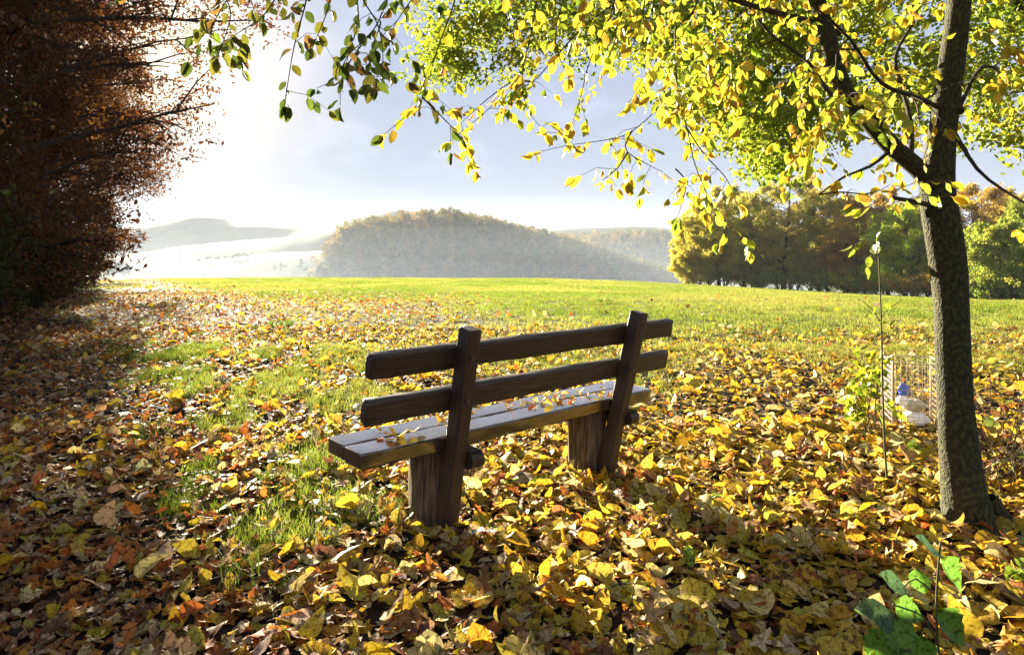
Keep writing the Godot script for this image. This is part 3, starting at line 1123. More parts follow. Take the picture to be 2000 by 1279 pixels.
func emit_leaves(list: Array, kind: String, parent: Node3D, singles: int, mat_name: String, score: Callable) -> void:
	# the leaves that show largest are parts of their own, the rest one mass
	list.sort_custom(func(a, b): return score.call(a[0].origin) > score.call(b[0].origin))
	var quant := {}
	var bins := [[], [], [], [], []]
	var cols := [[], [], [], [], []]
	for i in list.size():
		var k := i % 5
		if i < singles:
			var c: Color = list[i][1]
			var key := "%s_%d_%d_%d" % [mat_name, int(c.r * 9.0), int(c.g * 9.0), int(c.b * 20.0)]
			if not M.has(key):
				var m: StandardMaterial3D = M[mat_name].duplicate()
				m.resource_name = key
				m.vertex_color_use_as_albedo = false
				m.albedo_color = c.linear_to_srgb()
				M[key] = m
			var o := obj("leaf", LM[kind][k], M[key], parent)
			o.transform = list[i][0]
		else:
			bins[k].append(list[i][0])
			cols[k].append(list[i][1])
	for k in 5:
		if bins[k].size():
			multi("foliage", LM[kind][k], M[mat_name], bins[k], cols[k], parent)

func view_score(p: Vector3) -> float:
	var d := -p.z
	if d < 0.6:
		return -1.0
	var px := 1000.0 + p.x / d * F
	var py := HZ - (p.y - EYE) / d * F
	if px < 0.0 or px > 2000.0 or py < 0.0 or py > 1279.0:
		return -d
	return 1.0 / d

func build_hero_tree() -> void:
	var base := Vector3(2.335, 0, -3.5)
	base.y = ground(base.x, base.z)
	var t := thing("young_tree", "slender mossy-barked tree with yellow and green leaves beside the bench", "tree", Vector3.ZERO)
	var web := Web.new()
	var tb := MB.new()
	var raw := [[1900, 1045, 0.155], [1894, 1015, 0.125], [1886, 975, 0.108], [1876, 900, 0.092], [1868, 800, 0.083], [1863, 700, 0.079], [1859, 600, 0.08], [1850, 500, 0.084], [1838, 420, 0.087], [1832, 360, 0.08], [1838, 290, 0.068], [1848, 210, 0.062], [1860, 120, 0.059], [1872, 30, 0.056], [1882, -100, 0.053], [1886, -300, 0.055], [1876, -560, 0.047], [1850, -800, 0.038], [1856, -1050, 0.028], [1870, -1300, 0.012]]
	var tp := []
	var rad := []
	for e in raw:
		tp.append(P(e[0], e[1], 3.5))
	var fine := curve(tp, 0.05)
	for i in fine.size():
		var py: float = HZ - (fine[i].y - EYE) / 3.5 * F
		var rr := 0.01
		for k in raw.size() - 1:
			if py <= raw[k][1] and py >= raw[k + 1][1]:
				rr = lerpf(raw[k][2], raw[k + 1][2], (raw[k][1] - py) / (raw[k][1] - raw[k + 1][1]))
		if py > 1045.0: rr = 0.155
		rad.append(rr)
		web.p.append(fine[i])
		web.r.append(rr)
	tb.tube(fine, rad, 20, 1.5, 0.035, 1.3, 1.0)
	obj("trunk", tb.mesh(), M.mossy_bark, t)
	# root flare
	var rb := MB.new()
	for a in [0.4, 1.7, 2.9, 4.2, 5.4]:
		var dv := Vector3(cos(a), 0, sin(a))
		rb.tube([base + Vector3(0, 0.12, 0) + dv * 0.06, base + dv * 0.14 + Vector3(0, 0.02, 0), base + dv * 0.25 + Vector3(0, -0.02, 0), base + dv * 0.4 + Vector3(0, -0.05, 0)], [0.055, 0.04, 0.026, 0.012], 8, 1.5, 0.05)
	obj("roots", rb.mesh(), M.mossy_bark, t)
	# the strong fork
	var lb := MB.new()
	lay(web, lb, curve([P(1845, 415, 3.5), P(1822, 362, 3.5), P(1790, 325, 3.47), P(1745, 288, 3.44), P(1695, 232, 3.4), P(1652, 180, 3.36), P(1630, 120, 3.33), P(1612, 50, 3.3), P(1590, -20, 3.27), P(1545, -160, 3.2), P(1480, -330, 3.1), P(1400, -520, 3.0)], 0.06), 0.05, 0.024, 12, 0.05)
	obj("fork", lb.mesh(), M.mossy_bark, t)
	var stub := MB.new()
	stub.tube([P(1815, 400, 3.45), P(1780, 392, 3.4), P(1744, 386, 3.36)], [0.014, 0.011, 0.0105], 8, 2.0)
	obj("broken_stub", stub.mesh(), M.dark_bark, t)
	for kn in [[1806, 362, 0.034], [1812, 415, 0.03], [1630, 62, 0.02], [1868, 215, 0.022]]:
		var kb := MB.new()
		var q := P(kn[0], kn[1], 3.46)
		kb.tube([q + Vector3(0.03, 0, 0), q, q + Vector3(-0.012, 0.006, 0.01)], [kn[2], kn[2] * 0.9, kn[2] * 0.4], 9, 2.0, 0.1)
		obj("knot", kb.mesh(), M.mossy_bark, t)

	# boughs above the frame and the sprays that hang from them
	var bb := MB.new()
	for e in [
		[0.022, 0.008, [[1590, -20, 3.27], [1500, -75, 3.2], [1380, -60, 3.1], [1250, -70, 3.05], [1100, -100, 3.0], [900, -110, 2.95], [720, -90, 2.9], [560, -60, 2.9], [440, -20, 2.9]]],
		[0.018, 0.006, [[1612, 50, 3.3], [1500, 20, 3.45], [1400, -10, 3.5], [1290, -30, 3.5], [1200, 8, 3.4]]],
		[0.02, 0.006, [[1876, -60, 3.5], [1800, -120, 3.2], [1700, -160, 2.9], [1560, -180, 2.7], [1400, -160, 2.6], [1200, -150, 2.6], [1000, -140, 2.6], [850, -120, 2.6]]],
		[0.02, 0.006, [[1876, -30, 3.5], [1950, -90, 3.5], [2060, -120, 3.4], [2200, -60, 3.3], [2300, 60, 3.2]]],
		[0.014, 0.005, [[1848, 215, 3.5], [1790, 190, 3.3], [1720, 160, 3.1], [1660, 75, 2.95], [1600, 20, 2.9]]],
		[0.013, 0.004, [[1690, 235, 3.4], [1620, 180, 3.5], [1580, 122, 3.6], [1500, 60, 3.7], [1440, -20, 3.8]]],
		[0.014, 0.005, [[1780, 300, 3.46], [1780, 240, 3.6], [1765, 180, 3.7], [1750, 110, 3.8], [1790, 30, 3.9], [1800, -60, 4.0]]],
		[0.012, 0.004, [[1866, 230, 3.5], [1920, 130, 3.6], [1980, 160, 3.7], [2060, 190, 3.8]]],
		[0.012, 0.004, [[1866, 260, 3.48], [1910, 330, 3.4], [1960, 370, 3.3], [2040, 420, 3.2]]],
		[0.01, 0.003, [[1745, 290, 3.44], [1700, 325, 3.3], [1650, 345, 3.2], [1600, 380, 3.1]]],
	]:
		lay(web, bb, curve(e[2].map(func(q): return P(q[0], q[1], q[2])), 0.07), e[0], e[1], 7, 0.04)
	obj("boughs", bb.mesh(), M.dark_bark, t)

	var pal := [Color(0.78, 0.62, 0.04), Color(0.66, 0.6, 0.04), Color(0.44, 0.52, 0.035), Color(0.28, 0.38, 0.03), Color(0.78, 0.56, 0.04), Color(0.6, 0.36, 0.04), Color(0.58, 0.6, 0.04)]
	var palg := [Color(0.13, 0.19, 0.025), Color(0.1, 0.15, 0.02), Color(0.2, 0.2, 0.025), Color(0.22, 0.13, 0.03), Color(0.09, 0.14, 0.022)]
	var tw := MB.new()
	var leaves := []
	# hanging sprays, read off the photograph; depth in metres
	var sprays := [
		[2.9, 0, [[612, -70], [598, 0], [584, 52], [572, 100], [562, 160], [556, 205]]],
		[2.9, 0, [[790, -90], [756, 0], [728, 60], [680, 108], [656, 152], [618, 172]]],
		[2.85, 0, [[728, 60], [700, 95], [668, 150], [664, 205]]],
		[2.9, 0, [[556, -60], [540, -10], [512, 32], [468, 62], [430, 85]]],
		[2.8, 0, [[640, -80], [645, -10], [632, 40], [610, 90]]],
		[2.8, 0, [[700, -80], [705, -10], [738, 50], [748, 120], [736, 150]]],
		[2.9, 0, [[860, -90], [810, -10], [770, 50], [760, 90]]],
		[2.95, 1, [[900, -100], [888, 0], [860, 80], [840, 140], [824, 192], [796, 224], [750, 262]]],
		[2.95, 1, [[824, 190], [850, 215], [880, 245], [900, 262]]],
		[3.3, 2, [[1200, 8], [1140, 52], [1088, 108], [1040, 160], [980, 192], [932, 232], [878, 276]]],
		[3.3, 2, [[1036, 160], [1000, 160], [950, 195], [900, 240]]],
		[3.2, 2, [[1055, -90], [1048, 0], [1036, 72], [1024, 120], [1020, 168], [1032, 216], [1064, 258]]],
		[3.2, 2, [[1215, -70], [1192, 32], [1152, 120], [1132, 200], [1114, 250]]],
		[3.3, 2, [[1380, -50], [1352, 27], [1320, 58], [1320, 126], [1298, 180], [1289, 207], [1235, 256], [1190, 272], [1109, 284], [1046, 298]]],
		[3.3, 2, [[1320, 126], [1327, 200], [1343, 252], [1356, 315], [1379, 373], [1406, 423], [1460, 466]]],
		[3.3, 2, [[1235, 256], [1224, 275], [1226, 297], [1271, 324], [1296, 336]]],
		[3.25, 2, [[1226, 297], [1205, 330], [1176, 352]]],
		[3.3, 2, [[1343, 252], [1375, 300], [1420, 350], [1440, 400]]],
		[3.3, 2, [[1320, 330], [1340, 360], [1322, 430]]],
		[3.0, 2, [[1130, -90], [1100, 0], [1085, 80], [1110, 150]]],
		[3.0, 2, [[1280, -80], [1260, 0], [1240, 80], [1200, 130]]],
		[3.1, 2, [[1600, 380], [1640, 375], [1700, 378], [1740, 360]]],
		[2.7, 0, [[520, -120], [470, -40], [430, 20], [408, 70]]],
		[2.7, 0, [[470, -110], [440, -20], [450, 30], [425, 110]]],
		[2.7, 0, [[660, -120], [690, -30], [700, 30], [690, 80]]],
		[2.2, 0, [[280, -260], [250, -120], [236, -20]]],
	]
	for s in sprays:
		var pp: Array = pal if s[1] == 2 else (palg if s[1] == 0 else palg + pal)
		var dd: float = s[0]
		var k := 0
		var ctl := []
		for q in s[2]:
			ctl.append(P(q[0], q[1], dd + 0.06 * sin(k * 1.7 + dd * 9.0)))
			k += 1
		var pts := curve(ctl, 0.035)
		lay(web, tw, pts, 0.0042, 0.0012, 5)
		leaves_along(pts, 0.12, 0.058, 0.062, leaves, pp)
		for j in maxi(2, int(pts.size() / 4.0)):
			var a: Vector3 = pts[rng.randi_range(int(pts.size() * 0.15), pts.size() - 1)]
			var dv := (Vector3(R(-1, 1), R(-1.0, 0.25), R(-0.8, 0.8))).normalized()
			var l := R(0.07, 0.2)
			var sub := [a, a + dv * l * 0.5 + Vector3(0, 0.01, 0), a + dv * l + Vector3(0, -l * 0.15, 0)]
			tw.tube(sub, [0.0016, 0.0012, 0.0007], 4)
			leaves_along(curve(sub, 0.03), 0.1, 0.042, 0.06, leaves, pp)
	# fill the upper part of the crown: twigs that reach for points inside it
	var targets := []
	for i in 150:
		var px := R(1130.0, 2150.0)
		var py := R(-420.0, 400.0)
		var floor_ := lerpf(200.0, 330.0, clampf((px - 1250.0) / 200.0, 0.0, 1.0))
		if px > 1600.0: floor_ = 400.0
		if py > floor_ or (py > 260.0 and rng.randf() < 0.55):
			continue
		targets.append(P(px, py, R(2.6, 4.6)))
	for i in 90:      # higher up, out of the picture
		targets.append(Vector3(R(0.2, 4.6), R(3.0, 6.6), -R(1.6, 5.4)))
	targets.sort_custom(func(a, b): return a.distance_squared_to(Vector3(2.3, 2.6, -3.5)) < b.distance_squared_to(Vector3(2.3, 2.6, -3.5)))
	for tg in targets:
		var n := web.nearest(tg, 0.8)
		if n < 0: continue
		var a: Vector3 = web.p[n]
		var l := a.distance_to(tg)
		if l < 0.06 or l > 1.6: continue
		var mid: Vector3 = (a + tg) * 0.5 + Vector3(0, l * 0.14, 0) + rdir() * l * 0.1
		var pts := curve([a, mid, tg + Vector3(0, -l * 0.05, 0)], 0.05)
		var r0 := minf(web.r[n] * 0.7, 0.0035 + l * 0.006)
		lay(web, tw, pts, r0, 0.0011, 4)
		leaves_along(pts, 0.35, 0.052, 0.062, leaves, pal)
		for j in 3:
			var c: Vector3 = pts[rng.randi_range(int(pts.size() * 0.4), pts.size() - 1)]
			var dv := (Vector3(R(-1, 1), R(-0.9, 0.3), R(-1, 1))).normalized()
			var sl := R(0.1, 0.26)
			var sub := [c, c + dv * sl * 0.5, c + dv * sl + Vector3(0, -sl * 0.2, 0)]
			tw.tube(sub, [0.0016, 0.0012, 0.0007], 4)
			leaves_along(curve(sub, 0.04), 0.1, 0.048, 0.06, leaves, pal)
	obj("twigs", tw.mesh(), M.twig, t)
	emit_leaves(leaves, "oval", t, 300, "tree_leaf", view_score)
	print("hero leaves ", leaves.size())

func build_oak() -> void:
	# a bigger tree past the edge of the picture whose green boughs reach across behind the young tree
	var at := Vector3(11.6, 0, -13.6)
	at.y = ground(at.x, at.z)
	var t := thing("field_maple", "large green-leaved tree whose boughs spread behind the young tree", "tree", Vector3.ZERO)
	var web := Web.new()
	var tb := MB.new()
	var tp := [at + Vector3(0, -0.1, 0), at + Vector3(-0.05, 1.6, 0), at + Vector3(-0.1, 3.6, 0.05), at + Vector3(-0.3, 6.6, 0.1), at + Vector3(-0.3, 10.0, 0), at + Vector3(0, 15.0, 0)]
	lay(web, tb, curve(tp, 0.3), 0.42, 0.1, 14, 0.05)
	obj("trunk", tb.mesh(), M.dark_bark, t)
	var bb := MB.new()
	for e in [
		[0.17, 0.03, [at + Vector3(-0.15, 4.6, 0), P(1900, -70, 14.0), P(1640, -130, 13.3), P(1400, -150, 12.7), P(1150, -120, 12.3), P(950, -60, 12.1)]],
		[0.15, 0.03, [at + Vector3(-0.2, 5.8, 0), P(1800, -220, 12.9), P(1572, 70, 13.5), P(1500, 160, 13.7)]],
		[0.09, 0.015, [at + Vector3(-0.2, 5.0, 0), P(1960, 20, 15.6), P(1700, 60, 16.0), P(1450, 40, 16.2), P(1250, 60, 16.0)]],
		[0.15, 0.03, [at + Vector3(-0.3, 7.6, 0), P(1900, -350, 11.7), P(1600, -330, 10.9), P(1250, -280, 10.7), P(950, -240, 10.7)]],
		[0.06, 0.015, [at + Vector3(-0.1, 3.6, 0), P(2050, 130, 14.8), P(1900, 170, 15.2), P(1780, 210, 15.6)]],
	]:
		lay(web, bb, curve(e[2], 0.16), e[0], e[1], 8, 0.04)
	obj("boughs", bb.mesh(), M.dark_bark, t)
	var pal := [Color(0.3, 0.4, 0.025), Color(0.4, 0.46, 0.03), Color(0.2, 0.3, 0.022), Color(0.5, 0.46, 0.035), Color(0.34, 0.42, 0.028)]
	# bunches of foliage seen in the photograph: px, py, rx, ry, weight
	var bunch := [[870, 100, 60, 60, 14], [900, 30, 90, 50, 12], [1000, 40, 110, 60, 20], [950, 115, 80, 40, 13], [1130, 40, 90, 70, 26], [1240, 40, 90, 80, 28], [1420, 70, 130, 110, 60], [1380, 150, 90, 80, 36], [1440, 210, 100, 70, 36], [1510, 250, 70, 60, 26], [1505, 315, 38, 32, 14], [1560, 120, 90, 110, 40], [1640, 60, 100, 90, 34], [1750, 100, 90, 110, 34], [1740, 215, 60, 40, 12], [1940, 90, 80, 110, 36], [1950, 220, 60, 60, 16], [1600, 230, 60, 50, 16], [1300, -60, 350, 70, 50], [1700, -60, 350, 70, 50], [1000, -60, 200, 60, 30]]
	var targets := []
	for e in bunch:
		for i in int(e[4] * 1.25):
			var a := R(0, TAU)
			var q := sqrt(rng.randf())
			targets.append(P(e[0] + cos(a) * q * e[2], e[1] + sin(a) * q * e[3], R(11.6, 15.6)))
	for i in 160:
		targets.append(Vector3(R(2.0, 17.0), R(8.0, 15.0), -R(9.5, 18.0)))
	targets.sort_custom(func(a, b): return a.distance_squared_to(at + Vector3(0, 4, 0)) < b.distance_squared_to(at + Vector3(0, 4, 0)))
	var tw := MB.new()
	var leaves := []
	var kinds: Array = CL.oakclump
	var xf := [[], [], [], []]
	var cs := [[], [], [], []]
	for tg in targets:
		var n := web.nearest(tg, 0.5)
		var a: Vector3 = web.p[n]
		var l := a.distance_to(tg)
		if l < 0.05 or l > 6.0: continue
		var mid: Vector3 = (a + tg) * 0.5 + Vector3(0, l * 0.1, 0) + rdir() * l * 0.08
		var pts := curve([a, mid, tg], 0.2)
		lay(web, tw, pts, minf(web.r[n] * 0.6, 0.005 + l * 0.008), 0.002, 4)
		var shade := pick(pal)
		for j in 7:
			var p: Vector3 = tg + rdir() * R(0.0, 0.75) * Vector3(1, 0.7, 1)
			var k := rng.randi() % 4
			xf[k].append(Transform3D(Basis(rdir(), R(0, TAU)).scaled(Vector3.ONE * R(1.0, 1.6)), p))
			cs[k].append(shade.lerp(pick(pal), 0.4))
	obj("twigs", tw.mesh(), M.twig, t)
	for k in 4:
		multi("foliage", kinds[k], M.tree_leaf, xf[k], cs[k], t)

# ------------------------------------------------------------------ wire litter basket
func build_basket() -> void:
	var g := G(1783, 838)
	var t := thing("litter_basket", "square wire mesh litter basket behind the young tree", "litter basket", g)
	t.rotation.y = -0.28
	var w := 0.17
	var h := 0.52
	for c in [[-1, -1], [1, -1], [1, 1], [-1, 1]]:
		var b := MB.new()
		b.tube([Vector3(c[0] * w, -0.05, c[1] * w), Vector3(c[0] * w, h + (0.03 if c[0] * c[1] > 0 else 0.0), c[1] * w)], [0.009, 0.009], 6)
		obj("post", b.mesh(), M.galvanised_wire, t)
	for s in 4:
		var b := MB.new()
		var rot := Basis(Vector3.UP, s * PI / 2)
		for i in range(-4, 5):
			var x := w * i / 4.5
			b.tube([rot * Vector3(x, 0.0, w), rot * Vector3(x + R(-0.004, 0.004), h, w)], [0.0018, 0.0018], 4)
		for i in 14:
			var y := 0.01 + h * i / 13.5
			b.tube([rot * Vector3(-w, y, w + 0.002), rot * Vector3(w, y, w + 0.002)], [0.0018, 0.0018] if i < 13 else [0.004, 0.004], 4)
		obj("mesh_panel", b.mesh(), M.galvanised_wire, t)
	var bag := obj("rubbish_bag", crumple(0.14, 0.075, 0.11, 3), M.white_plastic)
	tag(bag, "crumpled white plastic bag at the bottom of the wire basket", "bag")
	bag.position = g + Vector3(0.0, 0.075, 0.02)
	var wr := obj("drink_carton", crumple(0.05, 0.07, 0.04, 8), M.blue_plastic)
	tag(wr, "crumpled blue wrapper caught in the wire basket", "wrapper")
	wr.position = g + Vector3(-0.08, 0.29, 0.02)
	var w2 := obj("paper_scrap", crumple(0.06, 0.05, 0.05, 12), M.white_plastic)
	tag(w2, "white scrap of paper beside the blue wrapper in the basket", "paper")
	w2.position = g + Vector3(-0.09, 0.215, 0.03)
	var w3 := obj("rubbish_bag", crumple(0.12, 0.06, 0.1, 15), M.straw if M.has("straw") else smat("straw", lin(0.42, 0.38, 0.27), 0.6))
	tag(w3, "beige paper bag lying on the white bag in the basket", "bag")
	w3.position = g + Vector3(0.02, 0.17, -0.02)

func crumple(a: float, b: float, c: float, sd: int) -> ArrayMesh:
	var f := FastNoiseLite.new()
	f.seed = sd
	f.frequency = 1.6
	f.noise_type = FastNoiseLite.TYPE_CELLULAR
	f.fractal_octaves = 2
	var m := MB.new()
	var rows := 14
	var colsn := 20
	for i in rows + 1:
		var v := PI * i / rows
		for k in colsn + 1:
			var u := TAU * (k % colsn) / colsn
			var p := Vector3(sin(v) * cos(u), cos(v), sin(v) * sin(u))
			var s := 1.0 + 0.55 * f.get_noise_3d(p.x, p.y, p.z)
			m.vert(Vector3(p.x * a, p.y * b, p.z * c) * s)
	for i in rows:
		for k in colsn:
			var q := i * (colsn + 1) + k
			m.quad(q, q + 1, q + colsn + 2, q + colsn + 1)
	return m.mesh()

# ------------------------------------------------------------------ grass
func tuft(n: int, h: float, spread: float, bw: float) -> ArrayMesh:
	var b := MB.new()
	for i in n:
		var p := Vector3(R(-spread, spread), 0, R(-spread, spread))
		var out := (Vector3(R(-1, 1), 0, R(-1, 1)) * 0.6)
		var hh := h * R(0.5, 1.15)
		var wv := Vector3(R(-1, 1), 0, R(-1, 1)).normalized() * bw * 0.5
		var m := p + out * hh * 0.35 + Vector3(0, hh * 0.6, 0)
		var e := p + out * hh * 1.1 + Vector3(0, hh * R(0.8, 1.0), 0)
		var a0 := b.vert(p - wv)
		var a1 := b.vert(p + wv)
		var b0 := b.vert(m - wv * 0.8)
		var b1 := b.vert(m + wv * 0.8)
		var c := b.vert(e)
		b.quad(a0, b0, b1, a1)
		b.tri(b0, c, b1)
	return b.mesh()

func build_grass() -> void:
	var near := []
	var mid := []
	var far := []
	for k in 3:
		near.append(tuft(16, 0.08, 0.05, 0.0035))
		mid.append(tuft(22, 0.07, 0.11, 0.007))
		far.append(tuft(40, 0.1, 0.45, 0.022))
	var pal := [Color(0.2, 0.28, 0.03), Color(0.26, 0.34, 0.04), Color(0.3, 0.34, 0.05), Color(0.16, 0.24, 0.025)]
	var xf := [[], [], [], [], [], [], [], [], []]
	var cs := [[], [], [], [], [], [], [], [], []]
	for job in [[0, 30000, 2.1, 9.0], [1, 42000, 7.5, 34.0], [2, 34000, 30.0, 150.0]]:
		for i in int(job[1]):
			var d: float = sqrt(lerpf(job[2] * job[2], job[3] * job[3], rng.randf()))
			if job[0] == 2:
				d = exp(lerpf(log(job[2]), log(job[3]), pow(rng.randf(), 0.75)))
			var x := R(-0.8, 0.8) * d
			var li := litter_amount(x, d)
			if rng.randf() < (li * 1.25 if job[0] == 0 else li * 0.9):
				continue
			if x < -0.56 * d - 2.4:
				continue
			if d > 108.0 and x < 28.0:
				continue
			var k: int = job[0] * 3 + rng.randi() % 3
			var s := R(0.7, 1.3)
			var b := Basis(Vector3.UP, R(0, TAU)).scaled(Vector3(s, s * R(0.7, 1.2), s))
			xf[k].append(Transform3D(b, Vector3(x, ground(x, -d) - 0.004, -d)))
			var c := pick(pal)
			var n := nz.get_noise_2d(x * 1.7, d * 1.7)
			c = c.lerp(Color(0.46, 0.42, 0.1), clampf(0.25 + n, 0.0, 0.6))
			cs[k].append(c)
	for q in 3:
		var o := Node3D.new()
		o.name = numbered("grass")
		add_child(o)
		tag(o, ["short grass growing between the fallen leaves around the bench", "green meadow grass on the near half of the field", "meadow grass on the far crest of the field"][q], "grass", "", "stuff")
		for k in 3:
			multi("grass_blades", [near, mid, far][q][k], M.grass_blade, xf[q * 3 + k], cs[q * 3 + k], o)
	# tufts one can tell apart
	for e in [[1612, 612, 0.1, "broad dark weed clump on the meadow beside the thin sapling"], [1795, 625, 0.11, "weed clump on the meadow behind the young tree"], [1925, 612, 0.12, "dark weed clump on the meadow past the young tree"], [545, 640, 0.14, "weed clump among the russet leaves on the open field"], [1440, 655, 0.08, "small weed clump on the meadow beyond the bench end"], [1180, 590, 0.12, "weed clump far out on the open meadow"]]:
		var wd := obj("weed_clump", tuft(60, e[2], e[2] * 1.3, 0.02), grass_mat(false))
		wd.position = G(e[0], e[1])
		tag(wd, e[3], "weed", "weeds on the meadow")
	for e in [[470, 1150, 0.17, 46, "lush green grass tuft among the brown leaves, away from the bench"], [560, 1165, 0.11, 36, "low grass tuft touching the lush tall one"], [1120, 925, 0.14, 44, "yellowing grass tuft against the far stump of the bench"], [830, 1000, 0.17, 60, "dry straw-coloured grass clump against the near stump of the bench"], [760, 1010, 0.13, 40, "dry grass clump beside the one at the near stump"], [1060, 955, 0.1, 40, "pale green grass tuft between the two bench stumps"], [1395, 920, 0.08, 34, "grass tuft on bare soil past the far stump"], [1515, 950, 0.07, 30, "small grass tuft between bench and young tree"], [915, 985, 0.09, 36, "grass tuft beside the near bench post"], [960, 1060, 0.1, 40, "dark grass tuft by the white feather"], [1250, 1180, 0.12, 12, "few upright grass blades in the leaf litter behind the bench"], [330, 990, 0.12, 40, "grass tuft in the shaded litter near the track"], [520, 950, 0.12, 50, "sunlit grass tuft with an upright yellow leaf"], [420, 1010, 0.1, 40, "dense short grass tuft in the half shade"]]:
		var dry: bool = "dry" in e[4] or "yellowing" in e[4]
		var o := obj("grass_tuft", tuft(e[3], e[2], e[2] * 0.45, 0.0045), grass_mat(dry))
		o.position = G(e[0], e[1]) - Vector3(0, 0.01, 0)
		tag(o, e[4], "grass tuft", "grass tufts near the bench")

func grass_mat(dry: bool) -> StandardMaterial3D:
	var key := "grass_dry" if dry else "grass_fresh"
	if not M.has(key):
		var m: StandardMaterial3D = M.grass_blade.duplicate()
		m.vertex_color_use_as_albedo = false
		m.albedo_color = lin(0.4, 0.32, 0.12) if dry else lin(0.13, 0.22, 0.025)
		M[key] = m
	return M[key]

# ------------------------------------------------------------------ fallen leaves
func build_litter() -> void:
	var yel := [Color(0.72, 0.5, 0.04), Color(0.66, 0.46, 0.05), Color(0.6, 0.48, 0.06), Color(0.7, 0.42, 0.03), Color(0.78, 0.64, 0.24)]
	var tan_ := [Color(0.56, 0.37, 0.17), Color(0.46, 0.29, 0.12), Color(0.64, 0.47, 0.25)]
	var ora := [Color(0.5, 0.18, 0.035), Color(0.42, 0.13, 0.03), Color(0.55, 0.24, 0.04)]
	var bro := [Color(0.26, 0.11, 0.04), Color(0.18, 0.08, 0.035), Color(0.32, 0.16, 0.06)]
	var kinds := ["heart", "oval", "oak", "maple"]
	var all := []
	for job in [[17000, 1.9, 5.2, 0.09], [27000, 5.0, 11.0, 0.085], [32000, 10.5, 24.0, 0.1], [22000, 22.0, 62.0, 0.14]]:
		for i in int(job[0]):
			var d := sqrt(lerpf(job[1] * job[1], job[2] * job[2], rng.randf()))
			var x := R(-0.82, 0.8) * d
			var w := litter_amount(x, d)
			if rng.randf() > w or x < -0.56 * d - 4.0:
				continue
			# yellow leaves have come down from the young tree, russet ones from the beech row
			var from_row := x + 0.56 * d + 3.4
			var from_tree := Vector2(x - 2.3, d - 3.5).length()
			var ywt := clampf(0.12 + smoothstep(2.8, 5.8, from_row) * 0.58, 0.0, 0.75) * (1.0 - 0.75 * smoothstep(6.5, 11.0, from_tree))
			var q := rng.randf()
			var fam := 0
			var c: Color
			if q < ywt:
				c = pick(yel); fam = 0
			elif q < ywt + (1.0 - ywt) * 0.34:
				c = pick(tan_); fam = 1
			elif q < ywt + (1.0 - ywt) * 0.76:
				c = pick(ora); fam = 2
			else:
				c = pick(bro); fam = 3
			var kd := 0
			if fam == 0:
				kd = [0, 0, 0, 1, 1, 3][rng.randi() % 6]
			elif fam == 1:
				kd = [0, 1, 1, 2, 3][rng.randi() % 5]
			else:
				kd = [1, 1, 2, 2, 3][rng.randi() % 5]
			var L: float = job[3] * (R(0.4, 1.1) if rng.randf() < 0.8 else R(1.0, 1.6)) * (0.8 if kd == 1 else 1.0)
			var tilt := absf(rng.randfn(0.0, 0.36))
			if rng.randf() < 0.1:
				tilt = R(0.7, 1.3)
			var up := (Vector3.UP + Vector3(R(-1, 1), 0, R(-1, 1)).normalized() * tan(minf(tilt, 1.35))).normalized()
			var dir := Vector3(R(-1, 1), 0, R(-1, 1)).normalized()
			if rng.randf() < 0.3:
				up = -up
			dir = (dir - up * dir.dot(up)).normalized()
			var y := ground(x, -d) + R(0.006, 0.035) + L * 0.22 * sin(minf(tilt, 1.4))
			var fb := frame(dir, up, L)
			fb.x *= R(0.65, 1.15)
			fb.y *= R(0.4, 1.5)
			all.append([Transform3D(fb, Vector3(x, y, -d)), c, kd, rng.randi() % 5, fam, L / d, tilt, L])
	# leaves that show largest
	var order := range(all.size())
	order.sort_custom(func(a, b): return all[a][5] > all[b][5])
	var famname := ["bright yellow", "pale tan", "orange", "dark brown"]
	var kindname := ["heart-shaped leaf", "oval leaf", "lobed oak leaf", "pointed maple leaf"]
	var single := 0
	var xf := {}
	var cs := {}
	for i in order:
		var e: Array = all[i]
		var p: Vector3 = e[0].origin
		var d := -p.z
		var px := 1000.0 + p.x / d * F
		var py := HZ + (EYE - p.y) / d * F
		if single < 260 and px > 0.0 and px < 2000.0 and py < 1279.0:
			single += 1
			var c: Color = e[1]
			var o := obj("fallen_leaf", LM[kinds[e[2]]][e[3]], litter_mat(c))
			o.transform = e[0]
			var size_word := "large " if e[7] > 0.115 else ("small " if e[7] < 0.075 else "")
			var pose: String = "standing on edge in" if e[6] > 0.7 else ("tilted up in" if e[6] > 0.4 else ["lying slightly cupped on", "folded along its rib on", "curling up at its tip on", "bent down at its tip on", "lying flat on"][e[3]])
			var lab := "%s%s %s %s the litter" % [size_word, famname[e[4]], kindname[e[2]], pose]
			tag(o, lab, "leaf", "%s %s in the litter" % [famname[e[4]], kindname[e[2]]])
		else:
			var k: int = e[2] * 5 + e[3]
			if not xf.has(k):
				xf[k] = []
				cs[k] = []
			xf[k].append(e[0])
			cs[k].append(e[1])
	var lit := Node3D.new()
	lit.name = numbered("leaf_litter")
	add_child(lit)
	tag(lit, "carpet of yellow, orange and brown fallen leaves", "leaf litter", "", "stuff")
	for k in xf:
		multi("leaves", LM[kinds[k / 5]][k % 5], M.litter_leaf, xf[k], cs[k], lit)
	# leaves on the seat
	for i in 46:
		var u := R(-1.0, 0.95)
		if i < 26: u = R(-0.05, 0.7)
		var z := R(-0.29, 0.0)
		var kd: int = [0, 1, 1, 2, 3][rng.randi() % 5]
		var fam := 0 if rng.randf() < 0.6 else 2
		var c: Color = pick(yel) if fam == 0 else pick(ora)
		var L := R(0.05, 0.09)
		if i == 0:
			u = -0.83; z = -0.06; L = 0.11; kd = 0; c = yel[0]; fam = 0
		if i == 1:
			u = -0.69; z = -0.1; L = 0.1; kd = 0; c = yel[1]; fam = 0
		var up := (Vector3.UP + rdir() * 0.22).normalized()
